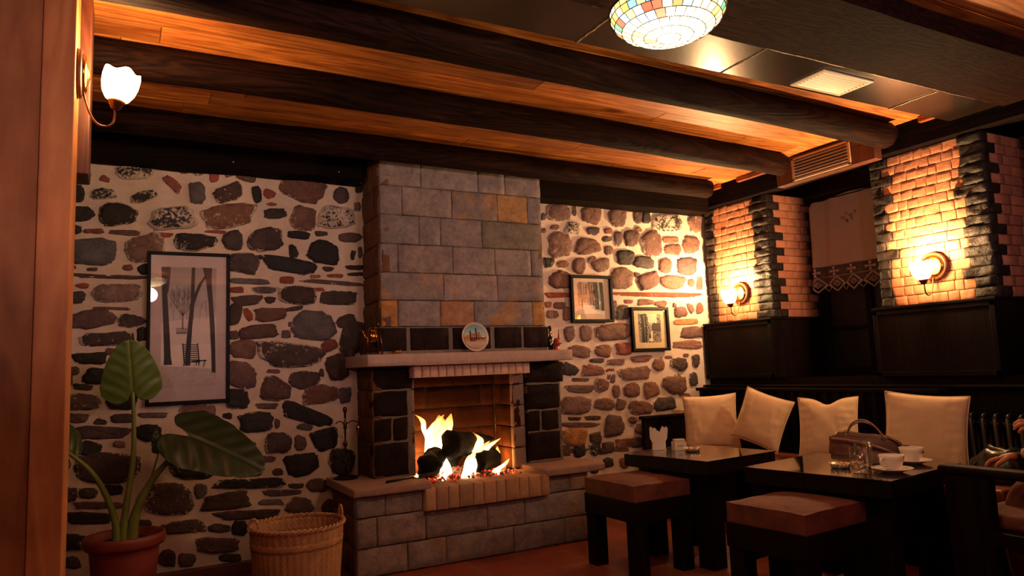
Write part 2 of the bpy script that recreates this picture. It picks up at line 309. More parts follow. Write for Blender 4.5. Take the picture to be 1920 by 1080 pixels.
# ------------------------------------------------------------------ room shell
def grid_plane(bm, O, U, V, nu, nv, fn, col, al=0):
    G = [[bm.verts.new(O + U*(i/nu) + V*(j/nv) + fn(O + U*(i/nu) + V*(j/nv))) for i in range(nu+1)] for j in range(nv+1)]
    fs = [bm.faces.new((G[j][i], G[j][i+1], G[j+1][i+1], G[j+1][i])) for j in range(nv) for i in range(nu)]
    for f in fs: f.smooth = True
    paint(bm, fs, col, al)
PLAST = lin('c6b0a0')
TONE = dict(k='2a2424', d='443330', p='5a423f', b='6e4c42', r='80443a', R='8a4028', g='5a5050', l='7e6256', o='96683f', m='322a29')
STONES = """0.051,2.419,0.106,0.01,-0.001,0.056,m -0.224,2.359,0.057,0.005,-0.001,0.028,d -0.1,2.359,0.026,-0.009,0.006,0.02,r 0.321,2.457,0.029,0.003,-0.0,0.026,r 0.41,2.451,0.038,0.004,-0.0,0.029,p 0.497,2.423,0.031,0.003,-0.0,0.033,r 0.588,2.458,0.029,0.008,-0.004,0.026,r 0.691,2.447,0.059,-0.006,0.006,0.037,p 0.786,2.481,0.028,0.003,0.0,0.018,k 1.322,2.475,0.065,-0.012,0.009,0.034,d 1.43,2.429,0.029,0.002,0.001,0.032,k -0.237,2.26,0.039,0.003,-0.001,0.056,k -0.103,2.266,0.073,0.006,-0.001,0.036,m 0.109,2.269,0.074,0.029,-0.008,0.033,m 0.262,2.362,0.047,-0.043,0.019,0.025,r 0.403,2.312,0.05,0.004,-0.001,0.072,g 0.581,2.327,0.087,0.042,-0.019,0.053,d 0.755,2.335,0.029,0.008,-0.009,0.054,k 0.833,2.341,0.039,-0.008,0.007,0.03,r 0.85,2.278,0.035,0.003,0.0,0.015,r 1.049,2.391,0.149,-0.02,0.018,0.087,b 1.304,2.373,0.055,0.004,0.001,0.059,d 1.415,2.302,0.026,0.002,0.001,0.033,p -0.214,2.14,0.066,0.004,-0.001,0.047,k -0.023,2.147,0.104,0.007,-0.001,0.07,k 0.264,2.149,0.131,0.021,-0.007,0.074,m 0.587,2.182,0.168,0.037,-0.01,0.074,b 0.868,2.215,0.074,0.005,0.0,0.035,d 1.048,2.2,0.085,-0.007,0.012,0.083,b 1.271,2.218,0.127,0.008,0.001,0.078,m -0.245,2.047,0.037,0.002,-0.001,0.031,d -0.151,2.042,0.054,0.003,-0.0,0.016,r 0.008,2.042,0.087,-0.0,0.0,0.017,p 0.226,2.039,0.041,0.002,-0.0,0.015,r 0.51,2.075,0.068,-0.0,0.001,0.012,r 0.394,2.004,0.132,0.006,-0.0,0.056,k 0.613,2.027,0.06,0.02,-0.016,0.063,d 0.809,2.042,0.111,0.022,-0.01,0.075,d 1.017,2.082,0.075,-0.003,0.003,0.029,k 1.168,2.099,0.043,0.002,0.0,0.019,d 1.362,2.083,0.081,0.008,-0.001,0.035,p -0.158,1.922,0.122,0.005,-0.002,0.079,g 0.114,1.951,0.105,0.037,-0.02,0.078,l 0.984,1.973,0.029,0.009,-0.012,0.045,k 1.182,1.976,0.105,-0.024,0.021,0.077,k 1.382,1.965,0.018,-0.002,0.007,0.039,k 1.432,1.983,0.018,0.001,0.001,0.039,p 0.027,1.834,0.029,0.001,-0.0,0.019,r -0.253,1.828,0.02,0.001,-0.0,0.015,r -0.151,1.818,0.033,0.001,-0.0,0.011,p 0.111,1.826,0.032,0.001,-0.0,0.032,k 0.672,1.879,0.1,-0.006,0.005,0.066,d 0.772,1.925,0.028,0.001,0.0,0.015,k 0.959,1.876,0.167,-0.025,0.009,0.052,k 1.21,1.862,0.04,0.001,0.0,0.018,d 1.391,1.877,0.065,0.002,0.0,0.017,k -0.074,1.778,0.21,-0.003,0.0,0.014,p 0.717,1.768,0.12,-0.004,0.001,0.02,g 0.94,1.781,0.05,0.001,0.0,0.027,r 1.125,1.81,0.035,0.001,0.0,0.013,o 1.258,1.817,0.057,0.001,0.0,0.015,r 1.394,1.831,0.059,0.002,0.0,0.013,k 1.236,1.771,0.218,-0.011,0.001,0.015,p -0.2,1.719,0.035,0.001,-0.0,0.018,r -0.024,1.683,0.132,0.002,-0.001,0.058,l 0.633,1.711,0.047,0.001,-0.0,0.019,r 0.806,1.713,0.081,0.001,0.0,0.022,g 1.14,1.723,0.043,0.001,0.0,0.013,r -0.235,1.653,0.06,0.007,-0.003,0.034,d 0.7,1.646,0.091,0.009,-0.003,0.033,d 0.837,1.65,0.035,0.0,0.0,0.024,d 1.008,1.682,0.127,-0.01,0.006,0.062,d 1.281,1.668,0.126,0.001,0.001,0.048,d -0.049,1.592,0.097,-0.003,0.0,0.009,p 0.987,1.594,0.062,0.011,-0.002,0.014,d 0.704,1.557,0.02,0.01,-0.018,0.041,r -0.154,1.529,0.126,0.02,-0.008,0.056,p 0.051,1.521,0.071,-0.0,-0.001,0.042,d 0.843,1.555,0.107,0.006,-0.002,0.042,b 0.622,1.557,0.042,-0.016,0.024,0.072,d 1.115,1.483,0.142,-0.013,0.009,0.096,g 1.325,1.507,0.067,0.017,-0.012,0.049,d 0.965,1.494,0.018,-0.0,0.0,0.017,p 0.116,1.44,0.035,-0.0,-0.001,0.042,k 0.771,1.447,0.12,0.01,-0.004,0.045,p 0.932,1.43,0.032,-0.0,0.0,0.03,p 0.617,1.428,0.033,-0.0,-0.0,0.029,p -0.072,1.415,0.134,0.006,-0.003,0.043,d -0.273,1.416,0.013,-0.0,-0.0,0.019,p 1.212,1.352,0.059,0.02,-0.012,0.035,r 1.364,1.393,0.072,-0.027,0.048,0.124,d -0.155,1.305,0.088,-0.002,-0.001,0.036,k -0.048,1.34,0.032,-0.001,-0.0,0.021,p 0.667,1.339,0.084,-0.002,-0.0,0.057,b 0.971,1.295,0.2,-0.023,0.007,0.076,d 1.261,1.209,0.077,0.018,-0.022,0.087,d -0.231,1.236,0.028,-0.001,-0.001,0.026,p -0.257,1.19,0.024,-0.001,-0.001,0.038,p -0.102,1.203,0.086,-0.003,-0.001,0.048,k -0.185,1.145,0.05,-0.007,0.001,0.018,d -0.183,1.059,0.095,-0.005,-0.001,0.048,p 0.009,1.068,0.082,-0.004,-0.001,0.065,k 0.643,1.187,0.104,-0.044,0.027,0.078,p 0.858,1.196,0.042,-0.002,0.0,0.014,p 1.049,1.135,0.102,-0.004,0.0,0.061,d 1.159,1.175,0.019,-0.001,0.0,0.027,d 0.869,1.084,0.097,-0.022,0.013,0.073,p 1.15,1.036,0.118,0.01,-0.009,0.066,b 1.312,1.02,0.043,-0.002,0.001,0.057,g 0.64,1.034,0.073,-0.004,-0.0,0.063,k 0.415,0.978,0.102,-0.006,-0.0,0.037,b 0.816,0.979,0.069,-0.004,0.0,0.02,p 0.582,0.934,0.029,-0.002,-0.0,0.018,k 1.057,0.91,0.155,-0.061,0.016,0.049,k 0.175,0.963,0.078,-0.005,-0.0,0.017,p -0.214,0.973,0.061,-0.004,-0.001,0.028,p -0.094,0.945,0.034,-0.002,-0.0,0.018,d 0.017,0.956,0.064,-0.004,-0.001,0.028,d 0.75,0.885,0.106,0.002,-0.005,0.063,k 0.878,0.865,0.018,-0.001,0.0,0.031,p 1.051,0.834,0.055,-0.004,0.0,0.023,g 0.153,0.863,0.072,-0.005,-0.001,0.052,k -0.073,0.88,0.132,-0.01,-0.001,0.036,p -0.138,0.797,0.056,-0.005,-0.001,0.044,k 0.884,0.747,0.087,-0.007,0.0,0.068,d 1.02,0.733,0.04,-0.003,0.0,0.05,p 1.18,0.745,0.083,0.015,-0.018,0.072,k 0.002,0.81,0.032,-0.003,-0.0,0.021,b 0.727,0.725,0.024,-0.002,-0.0,0.042,d 0.808,0.653,0.062,-0.006,0.0,0.022,p 1.031,0.597,0.107,-0.001,-0.006,0.071,k 1.279,0.588,0.09,-0.009,0.001,0.09,k -0.052,0.688,0.173,-0.017,-0.002,0.089,d 0.398,0.658,0.152,-0.015,-0.001,0.083,k 0.721,0.586,0.067,-0.007,-0.0,0.03,d 0.881,0.567,0.036,-0.004,0.0,0.024,d 0.714,0.514,0.217,-0.016,-0.001,0.033,k 0.994,0.469,0.049,-0.005,0.0,0.017,d 1.13,0.459,0.076,-0.008,0.0,0.043,p 0.437,0.501,0.038,-0.004,-0.0,0.042,g 0.911,0.437,0.123,-0.01,-0.001,0.02,p 0.577,0.425,0.142,0.004,-0.007,0.051,d 0.842,0.387,0.075,-0.009,0.0,0.019,g 1.015,0.348,0.088,-0.011,0.0,0.053,p 0.253,0.476,0.134,-0.016,-0.001,0.091,d -0.016,0.558,0.051,-0.006,-0.001,0.032,k -0.15,0.554,0.05,-0.006,-0.001,0.031,d -0.231,0.557,0.038,-0.004,-0.001,0.043,d -0.093,0.479,0.124,-0.015,-0.0,0.022,b -0.13,0.416,0.111,-0.014,-0.001,0.035,k 0.328,0.305,0.135,-0.006,-0.004,0.039,d 0.708,0.328,0.188,-0.014,-0.002,0.03,d 0.539,0.27,0.064,-0.009,-0.0,0.027,d 0.113,0.353,0.07,-0.009,-0.0,0.025,d 0.527,0.173,0.122,-0.018,-0.0,0.046,p 0.257,0.142,0.048,-0.007,-0.001,0.049,d 0.366,0.112,0.049,-0.008,-0.0,0.039,p -0.209,0.298,0.065,-0.009,-0.001,0.049,k -0.217,0.19,0.043,-0.007,-0.001,0.036,d 0.655,0.254,0.046,-0.006,-0.0,0.047,k 1.194,0.309,0.044,-0.005,0.001,0.057,d 0.604,0.089,0.065,-0.01,-0.0,0.024,d 0.424,0.589,0.076,-0.008,-0.0,0.019,k 3.046,2.376,0.117,0.008,0.004,0.074,b 3.199,2.396,0.021,0.001,0.003,0.045,d 3.365,2.373,0.103,0.007,0.005,0.079,b 3.626,2.374,0.098,0.006,0.006,0.089,b 3.839,2.394,0.048,0.003,0.005,0.064,d 3.926,2.395,0.048,0.003,0.005,0.06,k 4.158,2.354,0.172,-0.001,0.017,0.088,m 4.469,2.364,0.079,0.005,0.008,0.085,b 2.904,2.328,0.023,0.001,0.002,0.032,p 3.009,2.25,0.046,0.003,0.001,0.024,b 3.178,2.25,0.077,-0.007,0.014,0.054,m 3.374,2.24,0.069,0.004,0.002,0.037,d 3.522,2.249,0.045,0.003,0.002,0.025,r 3.836,2.277,0.037,0.002,0.002,0.026,b 2.903,2.218,0.027,0.002,0.001,0.02,b 3.047,2.107,0.112,0.005,0.006,0.104,b 3.315,2.111,0.127,0.006,0.004,0.065,b 3.506,2.182,0.055,0.003,0.002,0.025,d 3.621,2.187,0.048,0.002,0.005,0.067,p 3.752,2.198,0.078,0.004,0.005,0.072,p 3.967,2.156,0.121,0.022,-0.017,0.115,b 4.182,2.205,0.089,0.004,0.003,0.031,b 4.197,2.121,0.098,0.004,0.004,0.048,b 4.409,2.172,0.101,0.005,0.007,0.078,b 3.517,2.087,0.05,0.002,0.003,0.041,p 3.679,2.034,0.093,0.004,0.005,0.065,k 2.934,1.965,0.054,0.002,0.002,0.043,k 3.066,1.957,0.06,0.002,0.002,0.032,b 3.215,1.95,0.066,-0.003,0.011,0.068,b 3.347,2.003,0.045,0.019,-0.013,0.025,p 3.43,1.961,0.087,0.022,-0.014,0.053,b 3.87,2.001,0.108,-0.012,0.017,0.057,d 4.103,1.979,0.074,0.002,0.006,0.069,b 4.35,1.983,0.12,0.004,0.007,0.079,p 3.043,1.831,0.116,0.003,0.004,0.075,b 3.633,1.855,0.119,-0.006,0.016,0.093,b 3.797,1.892,0.036,0.001,0.002,0.021,p 3.911,1.841,0.115,0.035,-0.025,0.065,b 4.176,1.836,0.144,0.003,0.005,0.06,b 4.379,1.836,0.04,0.001,0.003,0.033,b 4.479,1.834,0.037,0.001,0.006,0.062,b 3.014,1.709,0.127,0.002,0.001,0.021,R 3.986,1.726,0.491,-0.0,0.002,0.021,R 2.915,1.635,0.034,0.0,0.001,0.023,r 3.016,1.628,0.062,0.0,0.002,0.029,b 3.691,1.665,0.051,0.0,0.001,0.018,r 3.871,1.662,0.095,0.001,0.002,0.027,b 4.034,1.649,0.067,0.001,0.002,0.03,b 4.182,1.639,0.025,0.0,0.002,0.021,p 4.246,1.58,0.075,0.01,-0.007,0.048,b 4.36,1.615,0.03,0.013,-0.027,0.041,b 4.462,1.615,0.04,0.0,0.004,0.048,b 2.949,1.558,0.056,0.0,0.002,0.033,b 3.086,1.564,0.046,0.0,0.003,0.055,b 3.619,1.57,0.081,0.0,0.005,0.065,d 3.549,1.645,0.025,0.0,0.002,0.03,p 4.3,1.496,0.141,0.005,0.0,0.026,o 3.095,1.405,0.055,-0.001,0.004,0.064,b 3.251,1.405,0.061,-0.005,0.01,0.063,b 3.516,1.413,0.18,0.011,-0.003,0.07,b 4.35,1.404,0.127,0.004,0.001,0.051,b 3.179,1.265,0.114,-0.02,0.013,0.048,b 3.409,1.266,0.082,-0.008,0.008,0.049,b 3.623,1.275,0.09,-0.002,0.004,0.056,r 4.291,1.299,0.168,-0.003,0.003,0.036,b 3.344,1.189,0.072,-0.002,0.001,0.02,d 3.532,1.173,0.094,0.001,0.0,0.028,b 3.784,1.19,0.108,0.001,0.0,0.028,b 4.078,1.198,0.04,-0.001,0.001,0.012,b 3.962,1.14,0.063,-0.002,0.005,0.058,b 4.186,1.137,0.101,-0.017,0.018,0.057,d 4.275,1.208,0.033,-0.001,0.001,0.017,p 4.376,1.158,0.045,-0.001,0.005,0.059,d 3.299,1.114,0.11,-0.004,0.003,0.045,b 3.083,1.126,0.074,-0.026,0.022,0.044,k 3.483,1.106,0.054,-0.002,0.001,0.016,r 3.717,1.073,0.172,0.005,-0.002,0.056,b 3.178,1.045,0.093,-0.004,0.001,0.015,p 3.379,0.996,0.067,-0.003,0.004,0.058,b 3.451,1.062,0.019,-0.001,0.002,0.029,p 3.493,1.04,0.023,-0.006,0.015,0.038,p 4.118,0.965,0.14,-0.016,0.015,0.078,b 4.167,1.039,0.038,-0.001,0.001,0.012,b 3.171,0.973,0.135,-0.006,0.002,0.034,b 3.516,0.937,0.039,-0.002,0.004,0.055,p 3.672,0.939,0.088,0.008,-0.009,0.059,b 3.872,0.933,0.088,0.008,-0.01,0.066,b 4.334,1.001,0.05,-0.002,0.006,0.063,d 3.113,0.852,0.15,-0.009,0.004,0.072,b 3.389,0.846,0.101,-0.006,0.003,0.052,b 3.552,0.832,0.045,-0.016,0.024,0.045,b 3.754,0.795,0.127,-0.008,0.004,0.058,b 4.009,0.81,0.119,0.006,-0.006,0.057,d 4.226,0.87,0.068,-0.004,0.001,0.017,b 4.133,0.731,0.108,0.0,-0.001,0.021,o 3.107,0.748,0.062,-0.004,0.001,0.015,d 3.275,0.741,0.082,-0.005,0.001,0.019,d 3.15,0.698,0.185,-0.013,0.001,0.021,p 3.478,0.669,0.102,-0.007,0.006,0.087,p 3.665,0.701,0.045,-0.003,0.002,0.03,p 3.103,0.607,0.114,-0.009,0.004,0.075,o 3.287,0.583,0.059,-0.005,0.003,0.051,d 3.798,0.632,0.115,0.007,-0.006,0.044,b 3.664,0.524,0.201,-0.003,-0.001,0.035,b 3.104,0.504,0.114,-0.01,0.001,0.019,d 3.353,0.482,0.059,-0.005,0.002,0.027,d 3.538,0.482,0.073,-0.006,0.002,0.023,b"""
def stone(bm, c, u, v, tone, seed, yw=4.8, sq=None):
    r = random.Random(seed); n = 36
    col = lin(TONE[tone]); k = r.uniform(.8, 1.25); tint = r.uniform(-.12, .12)
    col = (col[0]*k*(1+tint), col[1]*k, col[2]*k*(1-tint))
    al = .78 if tone == 'm' else (.55 if tone == 'l' else r.uniform(.0, .5))
    ru, rv = math.hypot(*u), math.hypot(*v)
    e = sq or (r.uniform(.55, .85) if max(ru, rv)/max(.001, min(ru, rv)) < 2.4 else .5)
    h = min(.022, .3*min(ru, rv)) * r.uniform(.8, 1.3)
    sk = r.uniform(-.22, .22); sk2 = r.uniform(-.2, .2)
    ring = []
    for i in range(n):
        a = 2*PI*i/n; ca, sa = math.cos(a), math.sin(a)
        cu = math.copysign(abs(ca)**e, ca); sv = math.copysign(abs(sa)**e, sa)
        w_ = 1 + .14*noise.noise(Vector((ca*1.6, sa*1.6, seed*3.7))) + .11*noise.noise(Vector((ca*4, sa*4, seed*1.3))) + .05*noise.noise(Vector((ca*11, sa*11, seed*2.3)))
        cu, sv = cu*w_*(1+sk*sv), sv*w_*(1+sk2*cu)
        ring.append((c[0]+u[0]*cu+v[0]*sv, c[1]+u[1]*cu+v[1]*sv))
    V = []
    for s_, d in ((1.03, -.012), (.97, h*.45), (.86, h), (.62, h*1.25), (.33, h*1.3)):
        row = []
        for (x, z) in ring:
            xx, zz = c[0]+(x-c[0])*s_, c[1]+(z-c[1])*s_
            dd = d + (.006*nz((xx, 0, zz), 26, 2) + .005*nz((xx, 0, zz), 60, 5) if s_ < 1 else 0)
            row.append(bm.verts.new((xx, yw-dd, zz)))
        V.append(row)
    cv = bm.verts.new((c[0], yw-h*1.3, c[1])); fs = []
    for a_, b_ in zip(V, V[1:]):
        for i in range(n):
            j = (i+1) % n; fs.append(bm.faces.new((a_[i], a_[j], b_[j], b_[i])))
    for i in range(n): fs.append(bm.faces.new((V[-1][i], V[-1][(i+1) % n], cv)))
    for f in fs: f.smooth = True; f.material_index = 1
    paint(bm, fs, col, al)
    paint(bm, [f for f in fs[:n]], col, min(1.15, al+.75)); paint(bm, fs[n:2*n], col, al+.28)
bm = new_bm()
def pl(p): return Vector((0, -(.006*nz(p, 6) + .005*nz(p, 17, 2) + .003*nz(p, 40, 4)), 0))
grid_plane(bm, Vector((-2.2, 4.8, -.02)), Vector((6.8, 0, 0)), Vector((0, 0, 2.7)), 230, 92, pl, PLAST, .3)
k = 0
for t in STONES.split():
    a = t.split(','); q = [float(i) for i in a[:6]]; k += 1
    stone(bm, q[0:2], q[2:4], q[4:6], a[6], k)
rr = random.Random(5)
for i in range(7):       # masonry left of the post and behind the furniture, hardly in view
    for j in range(9):
        stone(bm, (-.55-.24*i+rr.uniform(-.04, .04), .18+.27*j+rr.uniform(-.03, .03)), (rr.uniform(.07, .11), 0), (0, rr.uniform(.05, .1)), rr.choice('kdpb'), 500+i*20+j)
for i in range(12):
    for j in range(4):
        x = 3.02+.13*i
        stone(bm, (x+rr.uniform(-.02, .02), .08+.145*j+rr.uniform(-.02, .02)), (rr.uniform(.045, .06), 0), (0, rr.uniform(.035, .055)), rr.choice('kdpbb'), 700+i*20+j)
struct(obj('wall_back', bm, [M_plaster, M_wallstone]))

M_floor, nt, b, N, L = base_mat('terracotta_tiles')
v = coords(nt)
bt = N('ShaderNodeTexBrick'); bt.offset = 0; bt.inputs['Scale'].default_value = 1; bt.inputs['Brick Width'].default_value = .31
bt.inputs['Row Height'].default_value = .31; bt.inputs['Mortar Size'].default_value = .004
bt.inputs['Color1'].default_value = (*lin('7c3a28'), 1); bt.inputs['Color2'].default_value = (*lin('8e4630'), 1); bt.inputs['Mortar'].default_value = (*lin('9a6a52'), 1)
L(v, bt.inputs['Vector'])
L(mixc(nt, bt.outputs['Color'], ramp(nt, noise_n(nt, v, 4, 5), [(.3, (.6, .6, .6)), (.7, (1.2, 1.2, 1.2))]), .9, 'MULTIPLY'), b.inputs['Base Color'])
b.inputs['Roughness'].default_value = .38; bump(nt, noise_n(nt, v, 15, 4), b, .1, .01)
bm = new_bm(); box(bm, -2.2, 5.3, -2.6, 4.8, -.08, 0); struct(obj('floor', bm, M_floor))
M_dim = plain('dark_plaster', '5a3a2c', .9, var=.15, nscale=4)
bm = new_bm(); box(bm, -2.3, -2.2, -2.6, 4.8, 0, 2.7); struct(obj('wall_left', bm, M_dim))
bm = new_bm(); box(bm, -2.3, 5.3, -2.7, -2.6, 0, 2.7); struct(obj('wall_front', bm, M_dim))
M_niche = plain('niche_plaster', '3a221a', .9, var=.15, nscale=4)
bm = new_bm(); box(bm, 5.10, 5.3, -2.6, 4.8, 0, 2.7); struct(obj('wall_right', bm, M_niche))
# ceiling planks
bm = new_bm(); y = -2.6; k = 0; rr = random.Random(3)
while y < 4.8:
    wd = .172; xs = [-2.2]
    while xs[-1] < 5.1: xs.append(min(5.1, xs[-1] + rr.uniform(1.6, 2.8)))
    for x0, x1 in zip(xs, xs[1:]):
        box(bm, x0+.001, x1-.001, y+.0015, min(y+wd, 4.8)-.0015, 2.64+rr.uniform(0, .003), 2.67, bev=.0025, seg=1, col=(rr.random(), rr.random(), rr.random()))
    y += wd
box(bm, -2.2, 5.1, -2.6, 4.8, 2.672, 2.72, col=(0, 0, 0))
struct(obj('ceiling', bm, M_ceil))
bm = new_bm(); box(bm, -.34, 1.17, 4.745, 4.79, 0, .065, bev=.003)
M_skirt = plain('skirting_tile', '5a2a1e', .4, var=.2, nscale=6)
struct(obj('baseboard_back', bm, M_skirt))

# ------------------------------------------------------------------ timbers
def log(y, q2, z, r, x0, x1, seed, name, label):
    bm = new_bm(); n = 26; rs = []; m = int((x1-x0)/.045)
    for i in range(m+1):
        x = x0+(x1-x0)*i/m; dy = .012*nz((x, 0, 0), .9, seed) + q2*max(0, x)**2; dz = .010*nz((x, 4, 0), 1.1, seed)
        ring = []
        for k in range(n):
            a = 2*PI*k/n
            rad = r*(1 + .07*nz((x*.7, math.cos(a), math.sin(a)), 1.6, seed) + .035*nz((x*2.2, math.cos(a)*3, math.sin(a)*3), 2, seed+1) + .012*nz((x*6, math.cos(a)*6, math.sin(a)*6), 2, seed+1))
            ring.append(Vector((x, y+dy+rad*math.cos(a), z+dz+rad*math.sin(a))))
        rs.append(ring)
    rings(bm, rs)
    o = obj(name, bm, M_log); tag(o, label, 'beam', None); return o
log(2.735, .0062, 2.562, .083, -1.9, 4.35, 1, 'ceiling_log', 'dark round log beam nearest the stained-glass lamp, under the plank ceiling')
log(3.455, .0088, 2.562, .080, -1.9, 4.24, 2, 'ceiling_log', 'dark round log beam in the middle of the ceiling, ending beside the wall air grille')
log(4.275, .0062, 2.560, .075, -1.9, 4.26, 3, 'ceiling_log', 'dark round log beam nearest the fireplace chimney, farthest under the ceiling')
def timber(name, label, x0, x1, y0, y1, z0, z1, m, bev=.008, seed=0):
    bm = new_bm(); V = box(bm, x0, x1, y0, y1, z0, z1)
    bmesh.ops.subdivide_edges(bm, edges=[e for e in bm.edges if e.calc_length() > .5], cuts=40, use_grid_fill=True)
    for v in bm.verts:
        v.co += Vector((0, nz(v.co, 3, seed)*.008, nz(v.co, 3, seed+4)*.008))
    o = obj(name, bm, m); tag(o, label, 'beam'); return o
timber('wall_timber', 'dark squared timber along the top of the stone wall, left of the chimney', -1.9, 1.40, 4.60, 4.785, 2.44, 2.60, M_beam, seed=1)
nails = [o for o in COL.objects if o.name == 'wall_timber'][0]
M_chrome = plain('bright_metal', 'cfc8c0', .15, metal=1, var=.05, bstr=0)
for (x, z) in ((.585, 2.475), (1.235, 2.475)):
    bm = new_bm(); lathe(bm, [(0.001, 0), (.006, .001), (.006, .004), (.001, .006)], 10, (x, 4.592, z), M=Matrix.Rotation(PI/2, 4, 'X'))
    obj('screw_head', bm, M_chrome, nails, True)
timber('wall_timber', 'dark squared timber along the top of the stone wall, right of the chimney', 2.68, 4.47, 4.60, 4.785, 2.43, 2.60, M_beam, seed=2)
timber('wall_timber', 'dark squared timber running along the top of the brick pillars, carrying the log ends', 4.46, 4.60, -1.5, 4.78, 2.47, 2.63, M_beamy, seed=3)
bm = new_bm(); 
for y0, y1 in ((3.64, 4.23), (2.86, 3.0), (2.52, 2.68), (4.43, 4.58)): box(bm, 4.425, 4.46, y0, y1, 2.60, 2.637, bev=.003)
M_lip = wood('orange_trim', '6a2c10', 'a05222', .45, 1)
struct(obj('trim_1', bm, M_lip))
timber('ceiling_beam', 'wide rough dark beam beside the sheet-metal duct, right of the stained-glass lamp', -1.9, 5.05, 1.76, 2.195, 2.545, 2.638, M_bigbeam, seed=5)
# duct
duct = thing('ceiling_duct', 'flat dark sheet-metal duct along the ceiling carrying the square white grille', 'duct', (0, 0, 0))
bm = new_bm()
for x0, x1 in ((-1.9, .55), (.553, 1.72), (1.723, 2.56), (2.563, 3.86), (3.863, 4.45)):
    box(bm, x0, x1, 2.2, 2.50, 2.55, 2.636, bev=.006)
obj('duct_casing', bm, M_duct, duct)
bm = new_bm(); rr = random.Random(2)
for xs in (1.7215, 2.5615, 3.8615):
    pts = [Vector((xs+rr.uniform(-.004, .004), 2.2+.3*i/14, 2.549+rr.uniform(-.001, .001))) for i in range(15)]
    tube(bm, pts, [.003+.002*rr.random() for _ in pts], 6)
pts = [Vector((1.6+2.8*i/60, 2.1985+rr.uniform(-.003, .003), 2.548)) for i in range(61)]
tube(bm, pts, [.0025+.0025*rr.random() for _ in pts], 6)
obj('sealing_tape', bm, M_seam, duct)
M_vent = plain('white_grille', 'd8c8b0', .45, var=.05, bstr=0)
M_vent2 = plain('bronze_grille', 'b09070', .45, metal=.0, var=.08, bstr=0)
M_void = plain('dark_void', '050403', .9, bstr=0)
v = thing('ceiling_vent', 'square white slatted air grille set in the dark ceiling duct', 'vent', (3.2, 2.36, 2.549))
bm = new_bm()
for a, b_, c, d in ((-.19, .19, -.105, -.088), (-.19, .19, .088, .105), (-.19, -.165, -.088, .088), (.165, .19, -.088, .088)):
    box(bm, a, b_, c, d, -.008, 0, bev=.002, seg=1)
obj('frame', bm, M_vent, v)
bm = new_bm(); box(bm, -.165, .165, -.088, .088, -.001, 0); obj('backing', bm, M_void, v)
for i in range(8):
    bm = new_bm(); y = -.077+.022*i
    box(bm, -.165, .165, y-.0062, y+.0062, -.0075, -.0055, rot=Matrix.Rotation(-.45, 4, 'X'), piv=(0, y, -.0065)); obj('slat', bm, M_vent, v)
# wall grille in its timber box
gb = thing('grille_box', 'reddish brown timber box under the ceiling framing the louvred air grille', 'box', (0, 0, 0))
bm = new_bm(); box(bm, 4.38, 4.455, 2.96, 3.78, 2.44, 2.56, bev=.005); box(bm, 4.38, 4.455, 2.96, 3.72, 2.56, 2.638, bev=.003)
obj('casing', bm, M_redwood, gb)
v = thing('wall_vent', 'louvred bronze air grille above the curtained window', 'vent', (4.379, 3.38, 2.533))
bm = new_bm(); W, Hh = .245, .085
for a, b_, c, d in ((-W, W, -Hh, -Hh+.016), (-W, W, Hh-.016, Hh), (-W, -W+.02, -Hh, Hh), (W-.02, W, -Hh, Hh)):
    box(bm, -.012, 0, a, b_, c, d, bev=.002, seg=1)
obj('frame', bm, M_vent2, v)
bm = new_bm(); box(bm, -.0015, 0, -W+.02, W-.02, -Hh+.016, Hh-.016); obj('backing', bm, M_void, v)
for i in range(6):
    bm = new_bm(); z = -.057+.0228*i
    box(bm, -.011, -.0095, -W+.02, W-.02, z-.0065, z+.0065, rot=Matrix.Rotation(-.6, 4, 'Y'), piv=(-.0095, 0, z)); obj('louvre', bm, M_vent2, v)
# foreground post
p = thing('timber_post', 'thick orange-brown timber post at the left edge carrying a lit wall lamp', 'post')
bm = new_bm(); box(bm, -.252, -.155, 2.8, 3.05, 0, 2.638, bev=.004, col=(.9, .3, .2)); obj('facing_board', bm, M_post, p)
bm = new_bm(); box(bm, -.62, -.253, 2.806, 3.05, 0, 2.638, bev=.003, col=(.15, .6, .7)); obj('side_board', bm, M_post, p)
bm = new_bm(); box(bm, -.34, -.117, 3.052, 3.22, 1.93, 2.637, bev=.006)
tag(obj('timber_bracket', bm, M_redwood), 'short red-brown timber hanging from the ceiling behind the big post', 'bracket')

# ------------------------------------------------------------------ fireplace
fp = thing('fireplace', 'stone fireplace with grey block chimney, black stone pillars and a lit brick-lined fire', 'fireplace')
def mixcol(c, k, t=0): return (c[0]*k*(1+t), c[1]*k, c[2]*k*(1-t))
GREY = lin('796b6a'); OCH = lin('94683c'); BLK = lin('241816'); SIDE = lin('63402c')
rr = random.Random(11)
def course(bm, O, U, N, xs, z0, z1, cols, gap=.004, **kw):
    for i in range(len(xs)-1):
        c, a = cols[i % len(cols)]
        rblock(bm, Vector(O), U, Z, N, xs[i]+gap/2, xs[i+1]-gap/2, z0+gap/2, z1-gap/2, kw.get('out', .0), kw.get('back', .06),
               mixcol(c, rr.uniform(.85, 1.15), rr.uniform(-.04, .04)), a, amp=kw.get('amp', .008), bev=kw.get('bev', .006), step=.04, seed=rr.randint(1, 999), jit=kw.get('jit', .003))
bm = new_bm()
g, o_, gg, hh = (GREY, .0), (OCH, .2), (GREY, .45), (GREY, .7)
